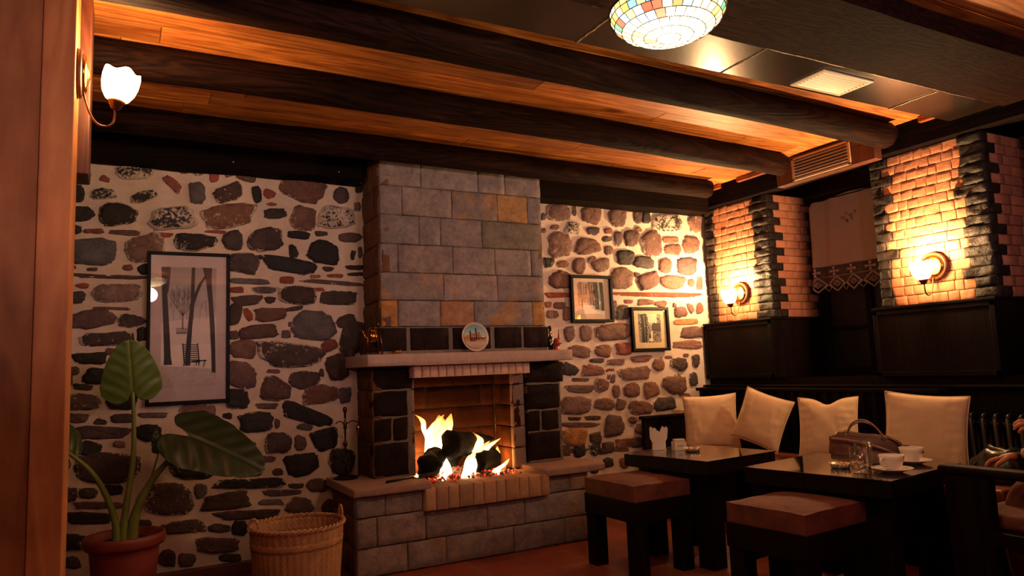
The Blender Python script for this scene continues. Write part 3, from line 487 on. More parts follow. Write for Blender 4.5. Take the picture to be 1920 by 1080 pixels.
C = [(2.378, 2.63, [1.446, 1.732, 2.152, 2.36, 2.652], [g, g, gg, g]),
     (2.172, 2.366, [1.446, 1.598, 1.949, 2.297, 2.536, 2.650], [g, g, hh, (lin('94704a'), .1), g]),
     (1.981, 2.172, [1.446, 1.711, 1.862, 2.169, 2.648], [g, g, g, (lin('6a6058'), .1)]),
     (1.795, 1.981, [1.444, 1.562, 1.946, 2.262, 2.548, 2.646], [g, g, gg, g, gg]),
     (1.615, 1.795, [1.443, 1.875, 2.275, 2.645], [hh, gg, hh]),
     (1.445, 1.615, [1.443, 1.554, 1.845, 2.091, 2.544, 2.645], [o_, g, (lin('8a6048'), .2), hh, o_])]
C[0] = (2.366, 2.63, C[0][2], C[0][3])
for z0, z1, xs, cols in C: course(bm, (0, 4.40, 0), X, -Y, xs, z0, z1, cols)
for i, (z0, z1, xs, cols) in enumerate(C):
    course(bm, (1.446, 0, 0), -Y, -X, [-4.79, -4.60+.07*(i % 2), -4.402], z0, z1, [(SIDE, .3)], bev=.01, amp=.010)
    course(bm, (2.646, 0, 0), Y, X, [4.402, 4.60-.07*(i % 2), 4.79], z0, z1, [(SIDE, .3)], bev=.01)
obj('chimney_breast', bm, M_block, fp)
bm = new_bm(); box(bm, 1.462, 2.630, 4.418, 4.79, 1.27, 2.63); obj('joint_core', bm, M_darkjoint, fp)
# black band above the mantel
bm = new_bm()
course(bm, (0, 4.392, 0), X, -Y, [1.405, 1.606, 1.630, 1.898, 1.925, 2.205, 2.236, 2.446, 2.462, 2.665][:2], 1.29, 1.44, [(BLK, 0)])
for a, b in ((1.630, 1.898), (1.925, 2.205), (2.236, 2.446), (2.462, 2.665)):
    course(bm, (0, 4.392, 0), X, -Y, [a, b], 1.292, 1.438, [(BLK, .15)], amp=.008)
course(bm, (1.408, 0, 0), -Y, -X, [-4.79, -4.6, -4.40], 1.292, 1.438, [(SIDE, .1)])
obj('black_stone_band', bm, M_black, fp)
bm = new_bm(); box(bm, 1.418, 2.652, 4.403, 4.79, 1.27, 1.443); obj('band_grout', bm, M_grout, fp)
# mantel shelf
bm = new_bm()
rblock(bm, Vector((0, 4.27, 0)), X, Z, -Y, 1.308, 2.776, 1.197, 1.270, 0, .52, lin('a08478'), .35, amp=.002, bev=.005, step=.05, seed=5, jit=.002)
obj('mantel_shelf', bm, M_slab, fp)['label'] = 'pale stone mantel shelf'
# pillars
def pillar(name, x0, x1, rows, side):
    bm = new_bm()
    for z0, z1, xs in rows:
        course(bm, (0, 4.452, 0), X, -Y, xs, z0, z1, [(BLK, .1)], gap=.012, amp=.009, bev=.012, jit=.006, back=.08)
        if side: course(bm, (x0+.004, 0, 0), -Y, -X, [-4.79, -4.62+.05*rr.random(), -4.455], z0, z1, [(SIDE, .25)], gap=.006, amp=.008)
    o = obj(name, bm, M_black, fp)
    bm = new_bm(); box(bm, x0+.012, x1-.012, 4.463, 4.79, .50, 1.197); obj('pillar_grout', bm, M_grout, fp)
pillar('left_pillar', 1.388, 1.665, [(.507, .722, [1.388, 1.628]), (.722, .876, [1.388, 1.520, 1.628]), (.876, 1.045, [1.388, 1.628]), (1.045, 1.196, [1.388, 1.668])], True)
pillar('right_pillar', 2.495, 2.79, [(.507, .708, [2.50, 2.765]), (.708, .857, [2.50, 2.607, 2.76]), (.857, 1.04, [2.50, 2.775]), (1.04, 1.196, [2.50, 2.812])], False)
bm = new_bm()
JB = lin('7a6660')
for i in range(5):
    z0 = .465+.145*i
    rblock(bm, Vector((0, 4.468, 0)), X, Z, -Y, 2.398, 2.485, z0+.002, z0+.143, 0, .05, mixcol(JB, rr.uniform(.85, 1.1)), .1, seed=i+40)
obj('opening_jamb', bm, M_brick, fp)
bm = new_bm()
for i in range(5):
    z0 = .465+.145*i
    rblock(bm, Vector((0, 4.468, 0)), X, Z, -Y, 1.632, 1.674, z0+.002, z0+.143, 0, .05, mixcol(JB, rr.uniform(.85, 1.1)), .1, seed=i+60)
obj('opening_jamb', bm, M_brick, fp)
# firebox
bm = new_bm()
FB = lin('3a2014')
for i in range(5):
    z0 = .462+.146*i
    off = .21*(i % 2)
    x = 1.66-off
    while x < 2.40:
        a, b = max(1.66, x), min(2.40, x+.42)
        if b-a > .03: rblock(bm, Vector((0, 4.765, 0)), X, Z, -Y, a+.003, b-.003, z0+.003, z0+.143, 0, .02, mixcol(FB, rr.uniform(.75, 1.1)*(1-.02*i)), .1, seed=rr.randint(1, 999), amp=.003, bev=.004)
        x += .42
    y = 4.468-off
    while y < 4.765:
        a, b = max(4.468, y), min(4.765, y+.42)
        if b-a > .03:
            rblock(bm, Vector((2.40, 0, 0)), -Y, Z, -X, -b+.003, -a-.003, z0+.003, z0+.143, 0, .05, mixcol(FB, rr.uniform(.8, 1.1)), .1, seed=rr.randint(1, 999), amp=.003, bev=.004)
            rblock(bm, Vector((1.672, 0, 0)), Y, Z, X, a+.003, b-.003, z0+.003, z0+.143, 0, .05, mixcol(FB, rr.uniform(.8, 1.1)), .1, seed=rr.randint(1, 999), amp=.003, bev=.004)
        y += .42
obj('firebox_lining', bm, M_firebrick, fp)
M_soot = plain('soot', '120d0a', .95, var=.3, nscale=8, bstr=.5)
bm = new_bm(); box(bm, 1.6, 2.45, 4.47, 4.785, 1.192, 1.199); box(bm, 1.67, 2.40, 4.768, 4.785, .46, 1.19); obj('firebox_hood', bm, M_soot, fp)
# lintel bricks
bm = new_bm(); n = 15
for i in range(n):
    a = 1.632+(2.482-1.632)*i/n; b = 1.632+(2.482-1.632)*(i+1)/n
    rblock(bm, Vector((0, 4.36, 0)), X, Z, -Y, a+.004, b-.004, 1.118, 1.1965, 0, .105, mixcol(lin('c49c86'), rr.uniform(.85, 1.1)), .1, seed=i, amp=.0015, bev=.003)
obj('brick_lintel', bm, M_brick, fp)
# hearth sill
bm = new_bm(); xs = [1.604, 1.672, 1.752, 1.823, 1.917, 1.987, 2.075, 2.140, 2.238, 2.306, 2.397, 2.461]
for i in range(len(xs)-1):
    c = mixcol(lin('a88068'), rr.uniform(.8, 1.15), rr.uniform(-.05, .05))
    rblock(bm, Vector((0, 4.13, 0)), X, Z, -Y, xs[i]+.002, xs[i+1]-.002, .332, .466, 0, .35, c, .1, seed=i+20, amp=.002, bev=.005)
obj('hearth_sill', bm, M_brick, fp)['label'] = 'soldier course of tan bricks along the fire'
bm = new_bm()
for i in range(9):
    x0 = 1.676+.08*i
    rblock(bm, Vector((0, 0, .455)), X, Y, Z, x0+.002, x0+.078, 4.482, 4.764, 0, .05, mixcol(lin('4a3226'), rr.uniform(.7, 1)), .1, seed=i+33, amp=.002, bev=.004)
obj('fire_floor', bm, M_firebrick, fp)
# base
bm = new_bm(); q = (GREY, .45)
course(bm, (0, 4.17, 0), X, -Y, [1.197, 1.319, 1.618, 2.027, 2.294, 2.785], .163, .332, [g, q, g, hh, q], amp=.010, bev=.009)
course(bm, (0, 4.17, 0), X, -Y, [1.197, 1.501, 1.745, 2.208, 2.593, 2.785], .002, .163, [g, hh, gg, g, q], amp=.010, bev=.009)
course(bm, (0, 4.17, 0), X, -Y, [1.197, 1.37, 1.60], .334, .457, [g, g], amp=.008)
course(bm, (0, 4.17, 0), X, -Y, [2.463, 2.64, 2.785], .334, .445, [g, hh], amp=.008)
for z0, z1 in ((.002, .163), (.163, .332), (.334, .457)):
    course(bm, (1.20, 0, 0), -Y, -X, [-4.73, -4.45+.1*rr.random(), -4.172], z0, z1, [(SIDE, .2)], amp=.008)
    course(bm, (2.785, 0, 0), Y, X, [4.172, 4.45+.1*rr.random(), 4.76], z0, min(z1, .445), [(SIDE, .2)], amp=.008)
obj('hearth_base', bm, M_block, fp)
bm = new_bm(); box(bm, 1.214, 1.655, 4.19, 4.76, 0, .456); box(bm, 1.655, 2.42, 4.205, 4.76, 0, .44); box(bm, 2.42, 2.77, 4.19, 4.76, 0, .443); obj('base_core', bm, M_darkjoint, fp)
bm = new_bm()
rblock(bm, Vector((0, 4.13, 0)), X, Z, -Y, 1.173, 1.645, .459, .505, 0, .63, lin('8f7066'), .3, amp=.002, bev=.005, step=.05, seed=8, jit=.002)
obj('hearth_slab', bm, M_slab, fp)
bm = new_bm()
rblock(bm, Vector((0, 4.13, 0)), X, Z, -Y, 2.430, 2.90, .447, .497, 0, .34, lin('8f7066'), .3, amp=.002, bev=.005, step=.05, seed=9, jit=.002)
rblock(bm, Vector((0, 4.46, 0)), X, Z, -Y, 2.49, 2.90, .447, .497, 0, .32, lin('8f7066'), .3, amp=.002, bev=.005, step=.05, seed=9, jit=.002)
obj('hearth_slab', bm, M_slab, fp)

# ------------------------------------------------------------------ the fire
M_char = stone_mat('charred_wood', '3a1a10', .85, lo=.62, hi=.75, psc=9, var=.6, bstr=1.0)
def firelog(p0, p1, r0, r1, label, seed, flat=1.0):
    bm = new_bm(); p0, p1 = Vector(p0), Vector(p1); d = (p1-p0); t = d.normalized(); A = t.orthogonal().normalized(); B = t.cross(A); rs = []
    m = 16; n = 20
    for i in range(m+1):
        f = i/m; rad = r0+(r1-r0)*f
        if i in (0, m): rad *= .72
        ring = []
        for k in range(n):
            a = 2*PI*k/n; c = A*math.cos(a)+B*math.sin(a)
            q = rad*(1.04+.46*nz(c*1.2+t*f*2.2, 1.0, seed)+.16*nz(c*4+t*f*7, 1, seed))
            ring.append(p0+d*f+c*q)
        rs.append(ring)
    rings(bm, rs, col=lin('0d0907'))
    return tag(obj('firewood_log', bm, M_char), label, 'log', 'charred logs in the fire')
firelog((1.885, 4.42, .685), (2.27, 4.56, .668), .098, .030, 'big charred log lying across the top of the fire', 3)
firelog((1.955, 4.56, .54), (1.985, 4.47, .735), .05, .055, 'charred log standing upright under the top log of the fire', 8)
firelog((1.725, 4.40, .535), (1.845, 4.56, .60), .070, .062, 'short charred log at the left side of the fire', 5)
firelog((2.02, 4.36, .545), (2.25, 4.52, .565), .072, .068, 'glowing charred log at the right side of the fire', 6)
# embers
M_emb, nt, b, N, L = base_mat('glowing_embers')
v = coords(nt); e = noise_n(nt, v, 38, 4, .6)
L(ramp(nt, noise_n(nt, v, 60, 3), [(.35, lin('3a2a28')), (.7, lin('9a8480'))]), b.inputs['Base Color'])
L(ramp(nt, e, [(.5, (0, 0, 0)), (.6, lin('ff3010')), (.72, lin('ffa040'))]), b.inputs['Emission Color']); b.inputs['Emission Strength'].default_value = 2.2
bm = new_bm()
for j in range(190):
    x = 1.70+.66*rr.random(); y = 4.28+.36*rr.random(); s = rr.uniform(.008, .02); z = .462+s*.6+.035*max(0, 1-abs(x-1.98)/.3)*rr.random()
    vs = bmesh.ops.create_icosphere(bm, subdivisions=1, radius=s, matrix=Matrix.Translation((x, y, z)))['verts']
    for q in vs: q.co += Vector((nz(q.co, 60, j), nz(q.co, 60, j+1), nz(q.co, 60, j+2)*.7))*s*.7
o = tag(obj('embers', bm, M_emb), 'bed of glowing embers and ash under the burning logs', 'embers'); o['kind'] = 'stuff'
# flames
def flame_mat(name, st):
    m = bpy.data.materials.new(name); m.use_nodes = True; nt = m.node_tree; nt.nodes.clear(); N = nt.nodes.new; L = nt.links.new
    out = N('ShaderNodeOutputMaterial'); em = N('ShaderNodeEmission'); tr = N('ShaderNodeBsdfTransparent'); mx = N('ShaderNodeMixShader')
    v = coords(nt, (1, 1, .45)); n = noise_n(nt, v, 16, 4, .6, .8)
    at = N('ShaderNodeAttribute'); at.attribute_name = 'Col'
    sep = N('ShaderNodeSeparateColor'); L(at.outputs['Color'], sep.inputs[0])
    h = mathn(nt, 'ADD', sep.outputs[0], mathn(nt, 'MULTIPLY', mathn(nt, 'SUBTRACT', n, .5), .8))
    L(ramp(nt, h, [(.05, (1, .80, .42)), (.5, (1, .55, .16)), (.95, (1, .22, .03))]), em.inputs[0])
    em.inputs[1].default_value = st
    lw = N('ShaderNodeLayerWeight'); lw.inputs[0].default_value = .35
    f = mathn(nt, 'SUBTRACT', 1.0, lw.outputs['Facing'])
    f = mathn(nt, 'MULTIPLY', ramp(nt, f, [(.15, (0, 0, 0)), (.6, (1, 1, 1))]), ramp(nt, h, [(.55, (1, 1, 1)), (1.0, (.15, .15, .15))]))
    L(f, mx.inputs[0]); L(tr.outputs[0], mx.inputs[1]); L(em.outputs[0], mx.inputs[2]); L(mx.outputs[0], out.inputs[0]); return m
M_flame = flame_mat('flame', 7)
fire = thing('fire', 'orange and white flames burning around the charred logs', 'fire', (0, 0, 0))
def flame(pts, rad, seed, fl=.55):
    bm = new_bm(); P = spline(pts, 5); m = len(P); n = 14; R_ = []
    for i in range(m):
        f = i/(m-1)*(len(rad)-1); a = int(f); c = min(a+1, len(rad)-1); R_.append(rad[a]+(rad[c]-rad[a])*(f-a))
    rs = []
    for i, p in enumerate(P):
        ring = []
        for k in range(n):
            a = 2*PI*k/n; q = R_[i]*(1+.35*nz((math.cos(a), math.sin(a), p.z*14), 1.3, seed))
            ring.append(p+Vector((q*math.cos(a), q*fl*math.sin(a), .4*q*nz((math.cos(a), math.sin(a), p.z*9), 2, seed+2))))
        rs.append(ring)
    rings(bm, rs)
    z0 = min(v_.co.z for v_ in bm.verts); z1 = max(v_.co.z for v_ in bm.verts)
    Lr = bm.loops.layers.float_color['Col']
    for f_ in bm.faces:
        for l in f_.loops:
            t = (l.vert.co.z-z0)/(z1-z0); l[Lr] = (t, t, t, 1)
    obj('flame', bm, M_flame, fire)
flame([(1.90, 4.50, .47), (1.885, 4.51, .56), (1.855, 4.56, .64), (1.875, 4.58, .72), (1.905, 4.60, .79), (1.90, 4.61, .86)], [.05, .035, .035, .06, .055, .001], 1)
flame([(1.84, 4.66, .62), (1.86, 4.65, .72), (1.89, 4.64, .80), (1.945, 4.63, .86)], [.03, .05, .035, .001], 2)
flame([(1.83, 4.66, .70), (1.81, 4.66, .76), (1.80, 4.66, .83), (1.75, 4.66, .87)], [.01, .014, .018, .001], 3)
flame([(1.99, 4.36, .47), (2.00, 4.35, .53), (2.03, 4.36, .59), (2.09, 4.38, .64), (2.17, 4.40, .68)], [.05, .05, .045, .03, .001], 4)
flame([(2.12, 4.42, .60), (2.16, 4.42, .64), (2.20, 4.43, .66), (2.27, 4.43, .69)], [.03, .035, .025, .001], 5)
flame([(2.06, 4.42, .60), (2.10, 4.41, .66), (2.11, 4.42, .70), (2.07, 4.44, .74)], [.03, .03, .02, .001], 9)
flame([(2.17, 4.34, .47), (2.20, 4.35, .50), (2.25, 4.36, .52), (2.30, 4.37, .56)], [.03, .03, .02, .001], 6)
flame([(1.80, 4.36, .47), (1.83, 4.37, .50), (1.85, 4.39, .54)], [.03, .022, .001], 7)
flame([(1.93, 4.62, .55), (1.96, 4.66, .68), (2.00, 4.68, .80), (2.02, 4.68, .86)], [.05, .05, .03, .001], 8)
flame([(2.30, 4.60, .47), (2.32, 4.60, .54), (2.33, 4.60, .62)], [.04, .03, .001], 10)
lamp('fire_light', (1.93, 4.50, .74), 1.2, (1, .42, .12), .05, fire)
lamp('fire_light', (2.33, 4.60, .54), 11, (1, .38, .08), .05, fire)
lamp('fire_light', (1.77, 4.68, .56), 13, (1, .42, .11), .04, fire)

# ------------------------------------------------------------------ things on the fireplace
M_brass = plain('brass', 'b07a3a', .22, metal=1, var=.2, nscale=20, bstr=.05)
M_dbrass = plain('tarnished_brass', '5a3520', .28, metal=.9, var=.3, nscale=20, bstr=.1)
M_iron = plain('black_iron', '14100e', .45, metal=.6, var=.2, bstr=.2)
k = thing('brass_kettle_stand', 'tarnished brass kettle hanging in a four-legged stand at the left end of the mantel', 'kettle', (1.362, 4.335, 1.2705))
for sx in (-1, 1):
    for sy in (-1, 1):
        bm = new_bm(); tube(bm, [(sx*.048, sy*.042, 0), (sx*.042, sy*.033, .09), (sx*.035, sy*.022, .17)], [.0065, .005, .004], 8)
        lathe(bm, [(.001, 0), (.009, .002), (.009, .008), (.004, .014)], 10, (sx*.048, sy*.042, 0)); obj('leg', bm, M_dbrass, k, True)
bm = new_bm(); tube(bm, [(-.045, 0, .165), (.045, 0, .165)], .005, 8); tube(bm, [(0, -.03, .165), (0, .03, .165)], .004, 8)
lathe(bm, [(.001, .165), (.008, .17), (.005, .182), (.009, .19), (.001, .203)], 12, (.035, 0, 0)); obj('top_rail', bm, M_dbrass, k, True)
bm = new_bm(); lathe(bm, [(.001, .075), (.022, .078), (.034, .098), (.036, .115), (.028, .135), (.018, .146), (.020, .152), (.001, .158)], 24); obj('kettle_body', bm, M_brass, k, True)
bm = new_bm(); tube(bm, bez((-.030, 0, .10), (-.055, 0, .105), (-.05, 0, .13), (-.066, 0, .148)), [.007]*6+[.005]*7, 8); obj('spout', bm, M_brass, k, True)
bm = new_bm(); tube(bm, bez((-.028, 0, .14), (-.02, 0, .175), (.02, 0, .175), (.028, 0, .14)), .003, 8); obj('handle', bm, M_dbrass, k, True)
bm = new_bm(); lathe(bm, [(.001, 0), (.02, 0), (.03, .008), (.034, .022), (.030, .022), (.026, .010), (.001, .005)], 24, (1.515, 4.33, 1.2705))
tag(obj('small_dish', bm, M_brass, smooth=True), 'small round metal dish on the mantel beside the kettle stand', 'dish')
# plate
M_plate = stone_mat('plate_glaze', 'ffffff', .18, lo=2, hi=3, var=.18, bstr=.02, spec=.6)
pt = thing('souvenir_plate', 'round painted plate with a harbour scene, leaning on the chimney above the mantel', 'plate', (2.060, 4.345, 1.271))
Mp = Matrix.Translation((0, 0, .098)) @ Matrix.Rotation(PI/2-.14, 4, 'X')
bm = new_bm(); lathe(bm, [(.001, 0), (.055, 0), (.094, .011), (.0975, .013), (.094, .010-.004), (.05, -.005), (.001, -.005)], 48, M=Mp, col=lin('b8a090'))
obj('plate_body', bm, M_plate, pt, True)
def patch(bm, pts, col, h, M):
    vs = [bm.verts.new(M @ Vector((x, y, h))) for x, y in pts]; f = bm.faces.new(vs); paint(bm, [f], lin(col)); return f
bm = new_bm()
def disc_clip(y0, y1, r=.082, n=14):
    a0 = math.asin(max(-1, min(1, y0/r))); a1 = math.asin(max(-1, min(1, y1/r)))
    L_ = [(r*math.cos(a0+(a1-a0)*i/n), r*math.sin(a0+(a1-a0)*i/n)) for i in range(n+1)]
    return L_ + [(-x, y) for x, y in reversed(L_)]
def dish_h(x, y): return .0118
def dpatch(pts, col, dz=0):
    vs = [bm.verts.new(Mp @ Vector((x, y, dish_h(x, y)+dz))) for x, y in pts]; f = bm.faces.new(vs); paint(bm, [f], lin(col))
for i in range(8):
    y0 = .0+.082*i/8; c = ['b09a80', 'a8a898', '98a8a4', '8aa4a8', '7c9ea6', '7096a0', '688e9a', '648894'][i]; dpatch(disc_clip(y0, y0+.082/8), c)
for i in range(8):
    y0 = -.082+.082*i/8; c = ['9a7868', 'a8887a', 'b09488', 'b89a8a', 'b4937f', 'a88468', '9a744e', '8f6c44'][i]; dpatch(disc_clip(y0, y0+.082/8), c)
for x0, x1, y0, y1, c in ((-.07, -.04, -.02, .012, 'a87038'), (-.04, -.030, -.03, .04, '3a1c14'), (-.028, .0, -.03, .022, '9a5a48'), (-.028, -.018, -.03, .0, '4a2218'), (-.012, -.003, -.03, .0, '4a2218'),
                          (.002, .011, -.022, .058, '2e1410'), (.014, .034, -.02, .03, '9c5e4c'), (.036, .05, -.015, .012, 'b08878'), (.038, .066, -.014, -.004, '3a4038'), (.012, .036, -.018, -.006, '505848'), (-.028, .0, .0, .004, 'd0b8a0'), (.05, .066, -.004, .004, 'e0d0c0')):
    dpatch([(x0, y0), (x1, y0), (x1, y1), (x0, y1)], c, .0008)
obj('painted_scene', bm, M_plate, pt)
bm = new_bm(); tube(bm, [(-.03, .0, .001), (0, -.02, .003), (0, .02, .06)], .0015, 6); tube(bm, [(.03, 0, .001), (0, -.02, .003)], .0015, 6); obj('wire_stand', bm, M_iron, pt)
# ornaments right end of the mantel
M_red = plain('red_glazed_ceramic', '8a2c18', .2, var=.3, nscale=20, bstr=.02, coat=.5)
k = thing('ceramic_ornament', 'red-brown glazed ceramic ornament with prongs at the right end of the mantel', 'ornament', (2.735, 4.42, 1.2705))
bm = new_bm(); lathe(bm, [(.001, 0), (.032, 0), (.024, .012), (.016, .025), (.032, .040), (.048, .052), (.042, .054), (.028, .050), (.022, .075), (.012, .085), (.001, .086)], 24, fn=lambda r, z, a: (r*(1+.08*math.cos(3*a)), z)); obj('bowl', bm, M_red, k, True)
for sx, h in ((-.028, .135), (.026, .15)):
    bm = new_bm(); tube(bm, bez((sx*.3, 0, .07), (sx*1.5, 0, .08), (sx*.9, 0, .11), (sx*1.1, 0, h)), [.010]*6+[.008-.0008*i for i in range(7)], 10); obj('prong', bm, M_red, k, True)
k = thing('small_bottle', 'small dark bottle with a bright neck ring beside the red ceramic ornament', 'bottle', (2.645, 4.345, 1.2705))
M_dglass = plain('dark_glass', '0c0a0a', .08, var=.1, bstr=0, coat=.5)
bm = new_bm(); lathe(bm, [(.001, 0), (.018, 0), (.02, .01), (.02, .07), (.013, .09), (.009, .105), (.009, .150), (.012, .152), (.012, .168), (.001, .17)], 20); obj('bottle_body', bm, M_dglass, k, True)
bm = new_bm(); lathe(bm, [(.010, .118), (.0125, .120), (.0125, .128), (.010, .13)], 20, cap=False); obj('neck_ring', bm, M_chrome, k, True)
# fireplace tool stand on the left slab
k = thing('fire_tool_stand', 'dark brass fireside tool stand on the left hearth slab beside the stone wall', 'fire tools', (1.262, 4.62, .508))
bm = new_bm(); lathe(bm, [(.001, 0), (.075, 0), (.075, .008), (.05, .016), (.02, .024), (.001, .025)], 28); obj('base', bm, M_iron, k, True)
bm = new_bm(); lathe(bm, [(.007, .02), (.006, .08), (.012, .10), (.006, .115), (.006, .19), (.014, .205), (.014, .215), (.006, .235), (.006, .30), (.013, .315), (.009, .325), (.014, .34), (.006, .355), (.008, .41), (.014, .42), (.012, .44), (.001, .445)], 16); obj('pole', bm, M_dbrass, k, True)
bm = new_bm(); tube(bm, bez((0, 0, .33), (.03, -.01, .36), (.06, -.02, .36), (.075, -.03, .34)), .004, 8); tube(bm, bez((0, 0, .33), (-.02, .01, .36), (-.04, .02, .36), (-.05, .03, .34)), .004, 8); obj('hook_arm', bm, M_dbrass, k, True)
k2 = thing('fire_poker', 'brass-knobbed fire poker hanging from the fireside tool stand', 'poker', (1.337, 4.59, .515))
bm = new_bm(); lathe(bm, [(.004, 0), (.005, .02), (.005, .25)], 10); obj('shaft', bm, M_iron, k2, True)
bm = new_bm(); lathe(bm, [(.004, .25), (.012, .262), (.007, .275), (.013, .29), (.016, .305), (.010, .32), (.001, .325)], 16); obj('knob_handle', bm, M_brass, k2, True)
k = thing('ash_shovel', 'dark iron ash shovel lying across the left hearth slab into the fire', 'shovel', (0, 0, 0))
bm = new_bm(); tube(bm, [(1.40, 4.235, .5145), (1.50, 4.275, .5145), (1.60, 4.32, .5150)], [.008, .006, .006], 8); obj('handle', bm, M_iron, k, True)
bm = new_bm(); R_ = Matrix.Rotation(math.atan2(.045, .1), 4, 'Z')
box(bm, 1.60, 1.76, 4.275, 4.375, .5075, .512, bev=.002, rot=R_, piv=(1.60, 4.32, .51)); box(bm, 1.60, 1.76, 4.273, 4.277, .512, .53, rot=R_, piv=(1.60, 4.32, .51)); obj('blade', bm, M_iron, k)

# ------------------------------------------------------------------ pictures
M_frame = plain('black_picture_frame', '0c0809', .5, var=.15, nscale=20, bstr=.1, spec=.12)
M_paint = stone_mat('photo_print', 'ffffff', .55, lo=2, hi=3, var=.10, bstr=.0)
M_pane = thin_glass('picture_glass', rough=.01, base=.0)
def picture(name, label, x0, x1, z0, z1, fw, depth, mat_c, art, aw, rot=0, group=None):
    cx, cz = (x0+x1)/2, (z0+z1)/2; W, H = (x1-x0)/2, (z1-z0)/2
    t = thing('framed_picture', label, 'picture', (cx, 4.775, cz)); t.rotation_euler = (0, rot, 0)
    bm = new_bm()
    for a, b, c, d in ((-W, W, H-fw, H), (-W, W, -H, -H+fw), (-W, -W+fw, -H+fw, H-fw), (W-fw, W, -H+fw, H-fw)):
        box(bm, a, b, -depth, 0, c, d, bev=.003, seg=2)
    obj('frame', bm, M_frame, t)
    bm = new_bm(); box(bm, -W+fw*.8, W-fw*.8, -.008, -.002, -H+fw*.8, H-fw*.8, col=lin(mat_c)); obj('mat_board', bm, M_paint, t)
    bm = new_bm()
    def P(pts, col, lv=1):
        # u to the right, v downwards, both 0..1 over the print
        f = bm.faces.new([bm.verts.new((aw[0]+(aw[1]-aw[0])*u, -.0085-.0004*lv, aw[3]-(aw[3]-aw[2])*v_)) for u, v_ in pts]); paint(bm, [f], lin(col))
    art(P); obj('print', bm, M_paint, t)
    bm = new_bm(); box(bm, -W+fw*.9, W-fw*.9, -.0155, -.0135, -H+fw*.9, H-fw*.9); obj('glass_pane', bm, M_pane, t)
    return t
def stroke(P, pts, w, col, lv=3):
    for (x0, y0), (x1, y1), wa, wb in zip(pts, pts[1:], w, w[1:]):
        P([(x0-wa, y0), (x0+wa, y0), (x1+wb, y1), (x1-wb, y1)], col, lv)
def art1(P):
    r = random.Random(4)
    for i in range(12):
        c = int(150+4*i); P([(0, i*.05), (1, i*.05), (1, i*.05+.05), (0, i*.05+.05)], '%02x%02x%02x' % (c, c-12, c-14))
    P([(0, .47), (.5, .43), (1, .42), (1, .68), (0, .68)], 'cdbab4', 2)
    P([(0, .65), (1, .65), (1, .86), (0, .82)], 'd6c3bc', 3)
    P([(0, .82), (.4, .82), (1, .86), (1, 1), (0, 1)], 'b3a39d', 2)
    for i in range(260):
        x, y = r.random(), .83+.165*r.random(); s = .006; P([(x-s, y), (x, y-s*.5), (x+s, y), (x, y+s*.5)], r.choice(['4a3c3a', 'b8a49e', 'a08e8a', '5c4c4a']), 3)
    def tree(x, y, a, l, w, d):
        if d == 0 or l < .01: return
        x1, y1 = x+l*math.cos(a)*1.6, y-l*math.sin(a)
        P([(x-w, y), (x+w, y), (x1+w*.6, y1), (x1-w*.6, y1)], '7a6864', 4)
        for k in range(3 if d > 3 else 2): tree(x1, y1, a+r.uniform(-.7, .7), l*r.uniform(.6, .85), w*.62, d-1)
    stroke(P, [(.385, .52), (.385, .40)], [.014, .010], '6a5854', 4)
    for k in range(7): tree(.385, .41, PI/2+(k-3)*.28, .085, .008, 5)
    for k in range(8): tree(.1+.12*k, .44, PI/2, .06, .004, 4)
    stroke(P, [(.30, .50), (.45, .50)], [0, 0], '000000', 4)
    P([(.27, .51), (.47, .51), (.47, .56), (.27, .56)], '978682', 4)
    for k in range(5): P([(.28+.035*k, .545), (.30+.035*k, .545), (.30+.035*k, .56), (.28+.035*k, .56)], '3a302e', 5)
    D = '2a2221'
    stroke(P, [(.05, 0), (.055, .2), (.08, .4), (.105, .6), (.12, .75), (.13, .815)], [.055, .045, .05, .055, .06, .075], D, 6)
    stroke(P, [(.13, 0), (.12, .12), (.09, .22)], [.03, .028, .03], '3a302f', 5)
    stroke(P, [(.575, 0), (.565, .15), (.56, .3), (.52, .5), (.49, .7), (.48, .825)], [.03, .032, .035, .04, .045, .05], D, 8)
    stroke(P, [(.80, .07), (.70, .14), (.63, .22), (.57, .32)], [.02, .03, .03, .02], D, 7)
    stroke(P, [(.83, 0), (.86, .12), (.90, .3), (.93, .5), (.95, .7), (.96, .89)], [.085, .05, .042, .045, .04, .035], D, 7)
    for i in range(9): stroke(P, [(.39+.008*i, .65+.016*i), (.67+.01*i, .652+.016*i)], [.0, .0], D, 6); P([(.385+.003*i, .645+.018*i), (.66+.006*i, .65+.018*i), (.66+.006*i, .658+.018*i), (.385+.003*i, .653+.018*i)], D, 6)
    for xx in (.39, .66): stroke(P, [(xx, .64), (xx+.03, .80), (xx+.02, .83)], [.010, .010, .008], D, 6)
    P([(.55, .785), (.82, .78), (.83, .79), (.55, .797)], D, 6); stroke(P, [(.80, .785), (.77, .84)], [.01, .008], D, 6); stroke(P, [(.66, .79), (.63, .825)], [.01, .008], D, 6)
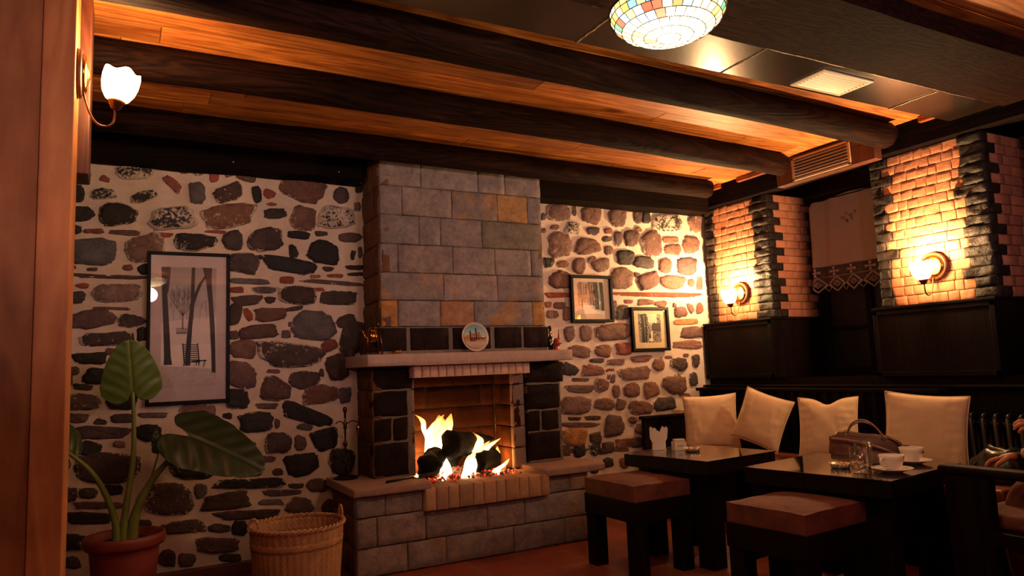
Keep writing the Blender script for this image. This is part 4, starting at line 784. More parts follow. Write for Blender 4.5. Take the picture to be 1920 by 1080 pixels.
def art2(P):
    r = random.Random(5)
    P([(0, 0), (1, 0), (1, 1), (0, 1)], '9c8f88', 1); P([(0, .65), (1, .6), (1, 1), (0, 1)], 'c8bcb2', 2); P([(.15, .72), (.3, .7), (.55, .85), (.9, 1), (.2, 1)], 'e0d4c8', 3)
    P([(.5, .7), (1, .75), (1, .9), (.8, .88)], '8a7a72', 3)
    for i in range(60):
        x = r.random(); h = r.uniform(.3, .7); w = r.uniform(.004, .012); P([(x-w, .05), (x+w, .05), (x+w, h), (x-w, h)], r.choice(['6a5c58', '7c6e68', 'a89a92']), 3)
    for x, w, y in ((.14, .022, .8), (.47, .03, .72), (.58, .03, .72), (.72, .07, .86), (.95, .05, .9)): stroke(P, [(x-.04, 0), (x, .4), (x, y)], [w*1.2, w, w*1.1], '2c2422', 6)
    for i in range(90):
        x, y = r.random(), r.uniform(.5, .72); P([(x-.02, y), (x, y-.02), (x+.02, y), (x, y+.02)], r.choice(['3c3230', '6c5e58', 'd0c4b8']), 4)
def art3(P):
    r = random.Random(6)
    P([(0, 0), (1, 0), (1, 1), (0, 1)], '8f8274', 1); P([(.4, 0), (.85, 0), (.85, .4), (.45, .4)], 'd8c8a8', 2)
    for i in range(420):
        x, y = r.random(), r.random(); 
        if .42 < x < .82 and y < .32: continue
        s = r.uniform(.012, .035); P([(x-s, y), (x, y-s), (x+s, y), (x, y+s)], r.choice(['2a211c', '3a2e28', '55463c', '8f8070', 'c0b098']), 3+i % 3)
    for x, w in ((.17, .05), (.30, .03)): stroke(P, [(x, 0), (x+.03, .5), (x+.02, 1)], [w, w, w*1.2], '2a2018', 7)
    P([(.42, .95), (.55, .6), (.62, .6), (.60, .98)], 'd8c8a8', 6); P([(.46, .75), (.52, .72), (.53, .85), (.47, .86)], '3a2418', 7)
    P([(.6, .35), (1, .3), (1, .62), (.62, .6)], '4a3c34', 6)
picture('framed_picture', 'large black-framed winter photograph of bare trees and a park bench, on the stone wall', .130, .590, 1.019, 1.932, .020, .022, 'b9a6a4', art1, (-.152, .152, -.355, .365))
picture('framed_picture', 'small framed photograph of a snowy forest path, the higher one beside the chimney', 3.100, 3.500, 1.492, 1.868, .024, .03, 'c3ab96', art2, (-.125, .12, -.12, .135), rot=.0)
picture('framed_picture', 'small framed photograph of a leafy forest clearing, the lower one under the forest path', 3.676, 4.068, 1.252, 1.616, .024, .03, 'cdb48a', art3, (-.115, .115, -.11, .125))

# ------------------------------------------------------------------ plant
M_pot = plain('terracotta_plastic', '7c3226', .5, var=.1, nscale=5, bstr=.05)
M_soil = plain('potting_soil', '1c120c', .95, var=.4, nscale=30, bstr=1)
M_petiole = plain('petiole', '6c7430', .45, var=.2, nscale=8, bstr=.1)
M_leaf, nt, b, N, L = base_mat('leaf')
at = N('ShaderNodeAttribute'); at.attribute_name = 'Col'; v = coords(nt)
L(mixc(nt, at.outputs['Color'], ramp(nt, noise_n(nt, v, 9, 5), [(.3, (.75, .75, .75)), (.7, (1.2, 1.2, 1.2))]), .9, 'MULTIPLY'), b.inputs['Base Color'])
b.inputs['Roughness'].default_value = .38
plant = thing('potted_plant', 'large-leaved elephant ear plant in a terracotta pot by the stone wall', 'plant', (0, 0, 0))
bm = new_bm(); lathe(bm, [(.001, 0), (.125, 0), (.13, .01), (.158, .30), (.160, .335), (.180, .338), (.188, .352), (.190, .378), (.186, .395), (.178, .397), (.172, .385), (.166, .36), (.15, .345), (.001, .345)], 56, (.036, 4.3, 0)); obj('pot', bm, M_pot, plant, True)
bm = new_bm(); lathe(bm, [(.158, .345), (.158, .352), (.1, .362), (.05, .36), (.001, .365)], 32, (.036, 4.3, 0), fn=lambda r, z, a: (r, z+.006*math.sin(5*a+r*40))); obj('soil', bm, M_soil, plant, True)
def leaf(base, tip, width, normal, col, vein, curl=.0, droop=.0, notch=.22, wav=.012, seed=1, wprof=None):
    """heart-shaped blade: base is where the stalk joins, lobes reach back past it"""
    base, tip = Vector(base), Vector(tip); A = (tip-base); Ln = A.length; A.normalize(); Nn = Vector(normal); Nn = (Nn-A*Nn.dot(A)).normalized(); B = A.cross(Nn)
    bm = new_bm(); nu, nv = 44, 26; G = []
    for j in range(-nv, nv+1):
        t = j/nv; row = []
        s_ = abs(t)
        for i in range(nu+1):
            u = i/nu
            # back edge: lobes; front edge: tip
            wmax = width/2
            lo = -notch*Ln*(1-(abs(s_-.45)/.55)**2)*(1 if s_ > .0 else 0)*min(1, s_/.16)
            hi = Ln*(1-s_**1.9)**.62
            a = lo+(hi-lo)*u if s_ < 1 else 0
            if s_ >= 1: a = lo*.2+.15*Ln
            off = wmax*t*(1-.10*u)*(1+.03*math.sin(u*14+seed))
            side = wmax*t
            edge = max(s_, 0)
            vr = math.sin((a/Ln*9 - s_*3.2)*PI)  # side veins sweep forwards
            h = -curl*s_**2*wmax*1.2 + wav*.35*vr*min(1, s_*3)*(1-s_*.3) - droop*max(0, a/Ln)**2*Ln + wav*edge**2*math.sin(a/Ln*17+seed)*.8 - .006*math.exp(-(s_/.04)**2)
            row.append((bm.verts.new(base+A*a+B*side+Nn*h), vr, s_))
        G.append(row)
    Lc = bm.loops.layers.float_color['Col']; c0, c1 = lin(col), lin(vein)
    for j in range(2*nv):
        for i in range(nu):
            q = (G[j][i], G[j][i+1], G[j+1][i+1], G[j+1][i])
            try: f = bm.faces.new([z[0] for z in q])
            except ValueError: continue
            f.smooth = True
            for l, z in zip(f.loops, q):
                k_ = max(0, z[1])**6*.40; k_ = max(k_, math.exp(-(z[2]/.035)**2))
                l[Lc] = (*[c0[m]+(c1[m]-c0[m])*k_ for m in range(3)], 1)
    bmesh.ops.remove_doubles(bm, verts=bm.verts, dist=.0004)
    o = obj('leaf', bm, M_leaf, plant, True)
    md = o.modifiers.new('thick', 'SOLIDIFY'); md.thickness = .0015; return o
# upright leaf facing the room
leaf((.058, 4.24, 1.112), (.035, 4.19, 1.375), .29, (.10, -1, .05), '485a1a', '74843a', curl=.10, notch=.21, seed=1, wav=.004)
leaf((.325, 4.20, .870), (.680, 4.05, .700), .37, (.45, -1, .45), '243018', '364426', curl=.05, droop=.12, notch=.30, seed=2, wav=.008)
leaf((-.225, 4.22, .835), (-.34, 4.12, .99), .26, (.5, -.9, .3), '2c3c1a', '3a4a24', curl=.2, notch=.35, seed=3, wav=.006)
leaf((.185, 4.26, .800), (.165, 4.24, .915), .055, (.6, -1, .1), '2e3e1a', '4a5a28', curl=.6, notch=.1, seed=4, wav=.004)
def stalk(pts, r, c=None):
    bm = new_bm(); P = spline(pts, 6); m = len(P); tube(bm, P, [r[0]+(r[1]-r[0])*(i/(m-1))**.6 for i in range(m)], 12); return obj('stalk', bm, M_petiole, plant, True)
stalk([(.025, 4.29, .36), (.035, 4.28, .50), (.065, 4.27, .75), (.066, 4.25, .95), (.058, 4.243, 1.11)], (.024, .008))
stalk([(.065, 4.30, .36), (.085, 4.29, .50), (.16, 4.27, .66), (.25, 4.24, .77), (.325, 4.205, .868)], (.034, .009))
stalk([(.00, 4.29, .36), (-.01, 4.28, .47), (-.06, 4.26, .62), (-.13, 4.24, .74), (-.225, 4.22, .835)], (.024, .009))
stalk([(.075, 4.31, .36), (.10, 4.30, .50), (.15, 4.28, .66), (.185, 4.262, .80)], (.014, .004))

# ------------------------------------------------------------------ basket
M_wick = stone_mat('wicker', '6a4a30', .6, lo=.62, hi=.8, psc=12, var=.4, bstr=.3, fine=90)
bk = thing('wicker_basket', 'tall round pale wicker basket with two loop handles beside the hearth', 'basket', (.835, 4.02, 0))
bm = new_bm(); ns, nr = 168, 66; st = 42; V = []
WC = lin('a87c58')
def brad(z): return .205+.033*(z/.4)**.8 + (.004 if z > .37 else 0)
for j in range(nr+1):
    z = .005+.375*j/nr; row = []
    for i in range(ns):
        a = 2*PI*i/ns; sgn = 1 if j % 2 else -1
        band = abs(z-.30) < .012
        off = .0035*sgn*math.cos(st/2*a) + .0018*math.cos(st*a)
        if band: off = .004
        r = brad(z)+off; row.append(bm.verts.new((r*math.cos(a), r*math.sin(a), z)))
    V.append(row)
fs = []
for j in range(nr):
    for i in range(ns):
        k = (i+1) % ns; f = bm.faces.new((V[j][i], V[j][k], V[j+1][k], V[j+1][i])); fs.append(f); f.smooth = True
        c = mixcol(WC, (.72 if abs(.005+.375*(j+.5)/nr-.285) < .008 else 1)*(1+.12*math.sin(i*2.3+j*5.1)), .02); paint(bm, [f], c, .2)
o = obj('woven_wall', bm, M_wick, bk); md = o.modifiers.new('thick', 'SOLIDIFY'); md.thickness = .006; md.offset = -1
bm = new_bm(); lathe(bm, [(.001, .006), (.2, .006), (.2, .012), (.001, .012)], 40, col=WC); obj('basket_bottom', bm, M_wick, bk, True)
bm = new_bm()
for ph in (0, PI):
    P = [Vector(((brad(.38)-.002+.007*math.cos(26*a+ph))*math.cos(a), (brad(.38)-.002+.007*math.cos(26*a+ph))*math.sin(a), .385+.007*math.sin(26*a+ph))) for a in [2*PI*i/260 for i in range(261)]]
    tube(bm, P, .0065, 7, col=mixcol(WC, 1.08))
obj('braided_rim', bm, M_wick, bk, True)
for ang in (PI+.30, .12):
    bm = new_bm(); c = Vector((math.cos(ang)*brad(.38), math.sin(ang)*brad(.38), .385)); T = Vector((-math.sin(ang), math.cos(ang), 0)); T = (T*.45+Vector((1, 0, 0))*.6).normalized() if ang > 1 else T
    for ph in (0, PI):
        P = []
        for i in range(41):
            t = PI*i/40; q = c + T*(.026*math.cos(t)) + Z*(.062*math.sin(t)); ww = .0035
            P.append(q+T*(ww*math.cos(t*9+ph)*math.cos(t))+Z*(ww*math.cos(t*9+ph)*math.sin(t))+Vector((math.cos(ang), math.sin(ang), 0))*ww*math.sin(t*9+ph))
        tube(bm, P, .0042, 7, col=mixcol(WC, 1.15))
    obj('handle', bm, M_wick, bk, True)

# ------------------------------------------------------------------ right side: dado, brick pillars, panelled boxes, window
bm = new_bm(); box(bm, 4.52, 5.099, -2.6, 4.785, 0, 1.0); box(bm, 4.50, 4.52, -2.6, 4.785, .02, .93, bev=.002)
struct(obj('trim_2', bm, M_darkwood))
bm = new_bm(); box(bm, 4.43, 4.53, .8, 4.785, .93, .948, bev=.003); struct(obj('trim_3', bm, M_darkwood))
PINK = lin('a8694a')
def brick_pillar(label, y0, y1, z0, z1, x0, x1, seed, lw, rw):
    r = random.Random(seed); t = thing('brick_pillar', label, 'pillar', (0, 0, 0))
    bf, bq = new_bm(), new_bm(); H = .0615; n = int((z1-z0)/H); H = (z1-z0)/n
    for j in range(n):
        a, b = z0+j*H, z0+(j+1)*H
        L1 = lw[0] + (lw[1]-lw[0])*(r.random() if j % 2 else r.random()*.3); R1 = rw[0] + (rw[1]-rw[0])*(r.random() if j % 2 == 0 else r.random()*.3)
        if r.random() < .7 or True:
            # far edge of the front (left in view), rough black stone
            rblock(bq, Vector((x0, 0, 0)), -Y, Z, -X, -y1+.002, -y1+L1-.002, a+.001, b-.001, .016, .05, mixcol(lin('251c18'), r.uniform(.7, 1.3)), .2, amp=.018, bev=.008, step=.022, seed=r.randint(1, 999), jit=.008)
            rblock(bq, Vector((x0, 0, 0)), -Y, Z, -X, -y0-R1+.002, -y0+.006, a+.001, b-.001, .016, .05, mixcol(lin('251c18'), r.uniform(.7, 1.3)), .2, amp=.018, bev=.008, step=.022, seed=r.randint(1, 999), jit=.008)
        u = -y1+L1; e = -y0-R1
        while u < e-.001:
            w_ = r.uniform(.055, .105)
            if e-(u+w_) < .04: w_ = e-u
            k = r.uniform(.82, 1.15)
            rblock(bf, Vector((x0, 0, 0)), -Y, Z, -X, u+.0018, u+w_-.0018, a+.0018, b-.0018, .0, .03, mixcol(PINK, k, r.uniform(-.05, .05)), .15, amp=.0035, bev=.0028, step=.022, seed=r.randint(1, 999), jit=.003)
            u += w_
        # near side face
        T0 = r.uniform(.05, .08) if j % 2 else r.uniform(.12, .16); T1 = r.uniform(.04, .07) if j % 2 == 0 else r.uniform(.09, .13)
        rblock(bq, Vector((0, y0, 0)), X, Z, -Y, x0-.012, x0+T0-.002, a+.001, b-.001, .010, .05, mixcol(lin('241b17'), r.uniform(.7, 1.2)), .1, amp=.008, bev=.006, step=.03, seed=r.randint(1, 999), jit=.004)
        rblock(bq, Vector((0, y0, 0)), X, Z, -Y, x1-T1+.002, x1, a+.001, b-.001, .010, .05, mixcol(lin('241b17'), r.uniform(.7, 1.2)), .1, amp=.006, bev=.006, step=.03, seed=r.randint(1, 999), jit=.003)
        u = x0+T0; e = x1-T1
        while u < e-.001:
            w_ = r.uniform(.12, .2)
            if e-(u+w_) < .07: w_ = e-u
            rblock(bf, Vector((0, y0, 0)), X, Z, -Y, u+.0018, u+w_-.0018, a+.0018, b-.0018, .0, .03, mixcol(lin('9c6048'), r.uniform(.85, 1.1), r.uniform(-.04, .04)), .15, amp=.002, bev=.003, step=.05, seed=r.randint(1, 999), jit=.001)
            u += w_
    obj('brick_facing', bf, M_brick, t); obj('corner_stones', bq, M_quoin, t)
    bm = new_bm(); box(bm, x0+.012, x1, y0+.012, y1-.004, z0-.02, z1); obj('pillar_core', bm, M_darkjoint, t)
    return t
brick_pillar('brick-faced pillar with black corner stones and a lit lamp, next to the stone wall', 4.04, 4.74, 1.475, 2.468, 4.545, 5.10, 21, (.07, .12), (.14, .20))
brick_pillar('brick-faced pillar with black corner stones and a lit lamp, right of the curtained window', 2.38, 3.12, 1.462, 2.468, 4.545, 5.10, 22, (.06, .16), (.12, .20))
brick_pillar('dark-cornered brick pillar cut off by the right edge of the photo', .95, 1.72, 1.462, 2.468, 4.545, 5.10, 23, (.06, .16), (.12, .20))
def wood_box(label, y0, y1, z0, z1):
    t = thing('panelled_box', label, 'box', (0, 0, 0))
    bm = new_bm(); box(bm, 4.475, 5.099, y0, y1, z0, z1-.018, bev=.003); obj('carcass', bm, M_darkwood, t)
    bm = new_bm(); box(bm, 4.462, 5.099, y0-.012, y1, z1-.018, z1, bev=.003); obj('top_board', bm, M_darkwood, t)
    bm = new_bm()
    for a, b, c, d in ((y0, y0+.03, z0, z1-.02), (y1-.03, y1, z0, z1-.02), (y0, y1, z0, z0+.03), (y0, y1, z1-.05, z1-.02)): box(bm, 4.468, 4.476, a, b, c, d, bev=.002)
    obj('face_frame', bm, M_darkwood, t)
wood_box('near-black wooden box under the brick pillar next to the stone wall', 4.03, 4.775, 1.002, 1.472)
wood_box('near-black wooden box under the brick pillar right of the window', 2.37, 3.15, 1.002, 1.460)
wood_box('near-black wooden box under the brick pillar at the right edge of the photo', .94, 1.74, 1.002, 1.460)
# window between the pillars
wn = thing('window_1', 'dark wooden window with small panes behind the lace curtain', 'window', (0, 0, 0)); wn['kind'] = 'structure'
bm = new_bm()
for a, b, c, d in ((3.16, 3.22, 1.0, 2.46), (3.95, 4.01, 1.0, 2.46), (3.22, 3.95, 2.40, 2.46), (3.22, 3.95, 1.0, 1.06), (3.56, 3.61, 1.06, 2.40)): box(bm, 5.05, 5.09, a, b, c, d, bev=.003)
for z in (1.36, 1.72, 2.06): box(bm, 5.06, 5.08, 3.22, 3.95, z, z+.025, bev=.002)
obj('window_frame', bm, M_darkwood, wn)
M_night = plain('night_pane', '0a0807', .45, bstr=0, var=.1)
bm = new_bm(); box(bm, 5.082, 5.098, 3.2, 3.97, 1.04, 2.42); obj('window_pane', bm, M_night, wn)
# curtain
M_cloth = plain('curtain_cloth', 'a08478', .9, var=.06, nscale=40, bstr=.2)
M_lace = plain('curtain_lace', 'a88c80', .9, var=.06, nscale=40, bstr=.2)
M_net, nt, b, N, L = base_mat('curtain_net')
b.inputs['Base Color'].default_value = (*lin('7a6058'), 1); b.inputs['Roughness'].default_value = .9; b.inputs['Alpha'].default_value = .38
cu = thing('lace_curtain', 'pale cafe curtain with a lace hem hanging in the window between the brick pillars', 'curtain', (0, 0, 0))
def cx_(y, z):
    f = (2.44-z)/.8
    e = max(0, (y-3.72)/.24)
    return 4.93 + .018*math.sin(y*42+z*2)*(.15+.85*e) + .010*math.sin(y*19+1+z*3)*f + .006*nz((y*3, z*3, 0), 1, 4) - .02*math.exp(-((y-3.95)/.03)**2)
Y0, Y1 = 3.22, 3.955
def topz(y): return 2.395+.045*(1-((3.99-y)/.76)) if False else 2.40 + .012*math.sin(y*11) - .05*max(0, (y-3.9)/.055)**2
bm = new_bm(); nu, nv = 90, 44; G = []
for j in range(nv+1):
    row = []
    for i in range(nu+1):
        y = Y0+(Y1-Y0)*i/nu; z = 1.86+(topz(y)-1.86)*j/nv; row.append(bm.verts.new((cx_(y, z), y, z)))
    G.append(row)
for j in range(nv):
    for i in range(nu): bm.faces.new((G[j][i], G[j][i+1], G[j+1][i+1], G[j+1][i])).smooth = True
o = obj('cloth', bm, M_cloth, cu); md = o.modifiers.new('t', 'SOLIDIFY'); md.thickness = .0015
bm = new_bm(); G = []
for j in range(9):
    row = []
    for i in range(nu+1):
        y = Y0+(Y1-Y0)*i/nu; zb = 1.70; z = zb+(1.861-zb)*j/8; row.append(bm.verts.new((cx_(y, z), y, z)))
    G.append(row)
for j in range(8):
    for i in range(nu): bm.faces.new((G[j][i], G[j][i+1], G[j+1][i+1], G[j+1][i])).smooth = True
obj('net_band', bm, M_net, cu)
bm = new_bm()
def lp(y, z): return Vector((cx_(y, z)-.003, y, z))
def lline(pts, w):
    P = []
    for (y0_, z0_), (y1_, z1_) in zip(pts, pts[1:]):
        for k in range(5): t = k/5; P.append(lp(y0_+(y1_-y0_)*t, z0_+(z1_-z0_)*t))
    P.append(lp(*pts[-1])); tube(bm, P, w, 5)
nd = 5
for i in range(nd):
    c = Y0+.065+(Y1-Y0-.11)*i/(nd-1); s = .07
    for q in (1, .86, .42, .22): lline([(c-s*q, 1.715), (c, 1.715+.062*q), (c+s*q, 1.715), (c, 1.715-.062*q), (c-s*q, 1.715)], .0028 if q > .8 else .002)
    if i < nd-1:
        c2 = c+(Y1-Y0-.11)/(nd-1)/2; lline([(c2-.03, 1.69), (c2, 1.715), (c2+.03, 1.69), (c2, 1.66), (c2-.03, 1.69)], .0026)
    c3 = c+.015
    for k in range(4):
        a = PI/2*k+PI/4*0; dy, dz = math.cos(a), math.sin(a)
        for w_ in (-.5, -.25, 0, .25, .5): lline([(c3, 1.815), (c3+.040*dy-.018*w_*dz, 1.815+.034*dz+.018*w_*dy)], .0028)
lline([(Y0, 1.775), (Y1, 1.775)], .002); lline([(Y0, 1.86), (Y1, 1.86)], .003)
obj('lace_hem', bm, M_lace, cu)
M_emb2 = plain('embroidery_thread', '5a3c34', .9, bstr=0)
bm = new_bm(); r = random.Random(3)
for k in range(9):
    y, z = 3.60+r.uniform(-.06, .06), 2.22+r.uniform(-.04, .04); lline([(y-.012, z), (y, z+.012), (y+.012, z), (y, z-.012), (y-.012, z)], .0016)
obj('embroidery', bm, M_emb2, cu)
bm = new_bm(); tube(bm, [(4.93, 3.125, 2.395), (4.93, 4.03, 2.395)], .005, 8); obj('curtain_rod', bm, M_iron, cu)

# ------------------------------------------------------------------ wall lamps
M_shade, nt, b, N, L = base_mat('lit_glass_shade')
b.inputs['Base Color'].default_value = (.8, .6, .4, 1); b.inputs['Emission Color'].default_value = (1, .60, .25, 1); b.inputs['Emission Strength'].default_value = 34
b.inputs['Roughness'].default_value = .3; b.inputs['Alpha'].default_value = .6
M_bronze = plain('bronze', '6a4024', .3, metal=.85, var=.2, nscale=20, bstr=.05)
M_gold = plain('gold_plate', 'c08a44', .22, metal=1, var=.15, nscale=20, bstr=.03)
M_wbase = plain('turned_wood', '4a2416', .4, var=.2)
def sconce(label, loc, rz, P, lc=(1, .64, .29), lr=.035):
    t = thing('wall_lamp', label, 'wall lamp', loc, rz, None)
    Rx = Matrix.Rotation(PI/2, 4, 'Y')
    bm = new_bm(); lathe(bm, [(.001, 0), (.088, 0), (.088, .010), (.080, .016), (.001, .016)], 40, M=Rx); obj('wooden_backplate', bm, M_wbase, t, True)
    bm = new_bm(); lathe(bm, [(.001, .016), (.070, .0165), (.072, .021), (.060, .029), (.045, .030), (.025, .036), (.014, .040), (.001, .041)], 40, M=Rx); obj('metal_rosette', bm, M_gold, t, True)
    bm = new_bm(); tube(bm, bez((.02, 0, -.070), (.035, 0, -.145), (.055, 0, -.185), (.085, 0, -.185), 10) + bez((.085, 0, -.185), (.115, 0, -.185), (.122, 0, -.160), (.120, 0, -.115), 10)[1:], .0042, 10); obj('arm', bm, M_bronze, t, True)
    T = Matrix.Translation((.120, 0, -.118)) @ Matrix.Rotation(math.radians(8), 4, 'Y')
    bm = new_bm(); lathe(bm, [(.006, 0), (.016, .004), (.027, .026), (.030, .034), (.026, .034), (.001, .02)], 24, M=T); obj('cup', bm, M_bronze, t, True)
    bm = new_bm(); lathe(bm, [(.024, .030), (.040, .042), (.054, .066), (.061, .095), (.063, .122), (.060, .143), (.057, .143), (.058, .122), (.050, .075), (.030, .045)], 48, cap=False, M=T,
                         fn=lambda r, z, a: (r*(1+.04*max(0, (z-.06)/.08)*math.cos(5*a)), z+.006*max(0, (z-.1)/.04)*math.cos(5*a)))
    obj('glass_shade', bm, M_shade, t, True)
    lamp('bulb_light', (.128 if lr < .1 else .30, 0, .025), P, lc, lr, t)
    return t
sconce('lit wall lamp with tulip glass shade on the brick pillar next to the stone wall', (4.528, 4.372, 1.700), PI, 115)
sconce('lit wall lamp with tulip glass shade on the brick pillar right of the window', (4.528, 2.735, 1.690), PI, 115)
s0 = sconce('lit wall lamp with tulip glass shade on the side of the big timber post', (-.154, 2.93, 2.268), 0, 26)

# ------------------------------------------------------------------ stained glass lamps
M_stain, nt, b, N, L = base_mat('stained_glass_lit')
at = N('ShaderNodeAttribute'); at.attribute_name = 'Col'
L(at.outputs['Color'], b.inputs['Base Color']); L(at.outputs['Color'], b.inputs['Emission Color'])
L(mathn(nt, 'MULTIPLY', at.outputs['Alpha'], 1.0), b.inputs['Emission Strength']); b.inputs['Roughness'].default_value = .2
M_lead = plain('lead_came', '1a120c', .5, metal=.5, bstr=0)
def glass_lamp(label, loc, seed, P, lc=(1, .70, .40)):
    r = random.Random(seed); t = thing('stained_glass_lamp', label, 'ceiling lamp', loc)
    bm = new_bm(); lathe(bm, [(.001, .075), (.07, .075), (.07, .06), (.03, .04), (.012, .035), (.012, -.0)], 32, cap=False); obj('ceiling_rose', bm, M_bronze, t, True)
    prof = [(.215, 0), (.212, -.025), (.198, -.050), (.172, -.073), (.136, -.092), (.092, -.105), (.045, -.112), (.006, -.114)]
    bm = new_bm(); bl = new_bm(); cols = ['ffe8b0', 'ffdc98', 'ffeec8', 'ffd080', 'fff0d0', 'ffc870']; edge = ['f07040', '58b868', '80a8e0', 'ffa850', 'f05038', 'ffd070', 'ffe0a0', 'ffb050', 'ffe8c0']
    for k in range(len(prof)-1):
        (r0, z0), (r1, z1) = prof[k], prof[k+1]; n = max(5, int(2*PI*r0/.038)); ph = r.random()
        for i in range(n):
            a0, a1 = 2*PI*(i+ph)/n, 2*PI*(i+1+ph)/n; c = lin(r.choice(edge if (k < 3 and r.random() < .6) else (cols if r.random() < .88 else edge)))
            jj = r.uniform(-.2, .2)/n*2
            q = [Vector((rr_*math.cos(a), rr_*math.sin(a), z)) for rr_, a, z in ((r0, a0, z0), (r0, a1, z0), (r1, a1+jj, z1), (r1, a0+jj, z1))]
            f = bm.faces.new([bm.verts.new(p) for p in q]); paint(bm, [f], c, (2.5, 3, 4.5, 7, 10, 12, 14)[k]*r.uniform(.75, 1.2))
            tube(bl, [q[0]*1.003, q[3]*1.003], .0018, 4)
        ring = [Vector((r0*1.003*math.cos(2*PI*i/48), r0*1.003*math.sin(2*PI*i/48), z0)) for i in range(49)]; tube(bl, ring, .0022, 4)
    lathe(bl, [(.212, .004), (.219, .002), (.219, -.004), (.212, -.004)], 48, cap=False)
    obj('glass_bowl', bm, M_stain, t); obj('lead_lines', bl, M_lead, t, True)
    lamp('bulb_light', (0, 0, -.22), P, lc, .10, t)
    return t
glass_lamp('lit stained-glass bowl lamp under the dark ceiling beam', (1.79, 1.99, 2.470), 4, 24)
# unseen ceiling lamps behind the camera, the first one mirrored in the picture glass
glass_lamp('stained-glass bowl lamp behind the camera, over the entrance side', (.33, -1.4, 2.56), 9, 14, ROOM)
glass_lamp('stained-glass bowl lamp behind the camera, over the right-hand tables', (2.7, -1.5, 2.56), 10, 14, ROOM)  # added as fill light for the room ahead
for nm, xx in (('left', -1.0), ('middle', 2.0), ('right', 3.5)): sconce('wall lamp on the wall behind the camera, the %s one of three' % nm, (xx, -2.596, 1.98), PI/2, 112, ROOM, .12)  # added out of view, these carry most of the general fill light
bm = new_bm(); box(bm, -1.9, 4.2, -.74, -.70, 0, 1.73, bev=.004); box(bm, -1.92, 4.22, -.76, -.68, 1.73, 1.77, bev=.006)  # unseen screen, added to keep the fill light off the floor and low furniture
tag(obj('light_block_screen', bm, M_darkwood), 'dark wooden partition screen behind the camera', 'partition')

# ------------------------------------------------------------------ bench, cushions, radiator
M_leather = plain('red_brown_leather', '6e2e1c', .4, var=.15, nscale=6, bstr=.15)
M_suede = plain('rust_suede', '5e2a20', .8, var=.55, nscale=13, bstr=.35, bdist=.006)
be = thing('bench', 'long dark wall bench with a red-brown padded seat along the panelled wall', 'bench', (0, 0, 0))
bm = new_bm(); box(bm, 3.84, 4.30, 2.12, 4.735, .0, .08); box(bm, 3.80, 4.30, 2.07, 4.735, .08, .40, bev=.004); obj('seat_base', bm, M_darkwood, be)
bm = new_bm()
yy = [2.06, 2.78, 3.42, 4.06, 4.735]
for a, b_ in zip(yy, yy[1:]): box(bm, 3.785, 4.295, a+.002, b_-.002, .40, .468, bev=.018, seg=4)
auto_smooth(obj('seat_pad', bm, M_leather, be), 50)
bm = new_bm(); box(bm, 4.335, 4.425, 2.66, 4.735, .0, .93, bev=.003); box(bm, 4.30, 4.43, 2.655, 4.74, .905, .93, bev=.004); box(bm, 4.30, 4.33, 2.66, 4.735, .40, .50, bev=.004)
for i in range(22):
    y = 2.70+.093*i; box(bm, 4.31, 4.336, y, y+.035, .50, .905, bev=.003)
obj('bench_back', bm, M_darkwood, be)
bm = new_bm(); box(bm, 3.70, 4.44, 4.70, 4.735, .0, .705, bev=.006); box(bm, 3.68, 4.44, 4.68, 4.742, .705, .730, bev=.006); obj('end_panel', bm, M_darkwood, be)
M_cush = plain('cream_cushion_fabric', 'e6c8a2', .9, var=.03, nscale=60, bstr=.25)
def cushion(name, label, c, w, h, psi, lean, roll, seed, dip=0, th=.065):
    """pillow: local x across, local z up, local -y is the face shown"""
    bm = new_bm(); n = 30; S = []
    for side in (-1, 1):
        G = []
        for j in range(n+1):
            row = []
            for i in range(n+1):
                u, v = 2*i/n-1, 2*j/n-1
                pin = 1-.11*(u*u)*(1-v*v)*0 ; x = u*w/2*(1-.07*(1-v*v)*abs(u)); z = v*h/2*(1-.07*(1-u*u)*abs(v))
                if dip and v > 0: z -= dip*math.exp(-(u/.33)**2)*v**3
                prof = max(0, (1-abs(u)**2.6)*(1-abs(v)**2.6))**.5
                y = side*th*prof
                y += side*prof*(.005*nz((u*2, v*2, seed), 1.3, seed) + .016*nz((u*7, v*2.2, side), 1.2, seed+3)*(abs(u)**1.2))
                y += side*.008*math.sin(v*24+4*nz((u, v, 0), 2, seed))*max(0, abs(u)-.35)*prof*(1 if seed % 2 else .5)
                row.append(bm.verts.new((x, y, z)))
            G.append(row)
        for j in range(n):
            for i in range(n):
                q = (G[j][i], G[j][i+1], G[j+1][i+1], G[j+1][i]); f = bm.faces.new(q if side < 0 else q[::-1]); f.smooth = True
    bmesh.ops.remove_doubles(bm, verts=bm.verts, dist=.0005)
    P = [(-1, -1), (1, -1), (1, 1), (-1, 1), (-1, -1)]; pts = []
    for (a, b_), (c_, d) in zip(P, P[1:]):
        for k in range(24):
            u, v = a+(c_-a)*k/24, b_+(d-b_)*k/24
            x = u*w/2*(1-.07*(1-v*v)*abs(u)); z = v*h/2*(1-.07*(1-u*u)*abs(v))
            if dip and v > 0: z -= dip*math.exp(-(u/.33)**2)*v**3
            pts.append((x, 0, z))
    pts.append(pts[0])
    o = obj(name, bm, M_cush); tag(o, label, 'cushion', 'cream cushions on the bench')
    bm = new_bm(); tube(bm, pts, .0035, 6); s_ = obj('seam', bm, M_cush, o, True)
    # psi: direction the face looks, measured from -x towards -y
    M = Matrix.Translation(c) @ Matrix.Rotation(psi - PI/2, 4, 'Z') @ Matrix.Rotation(-lean, 4, 'X') @ Matrix.Rotation(roll, 4, 'Y')
    o.matrix_world = M; return o
R = math.radians
cushion('cushion', 'square cream cushion at the far end of the bench, nearest the stone wall', (4.02, 4.285, .688), .41, .41, R(38), R(12), R(-3), 1)
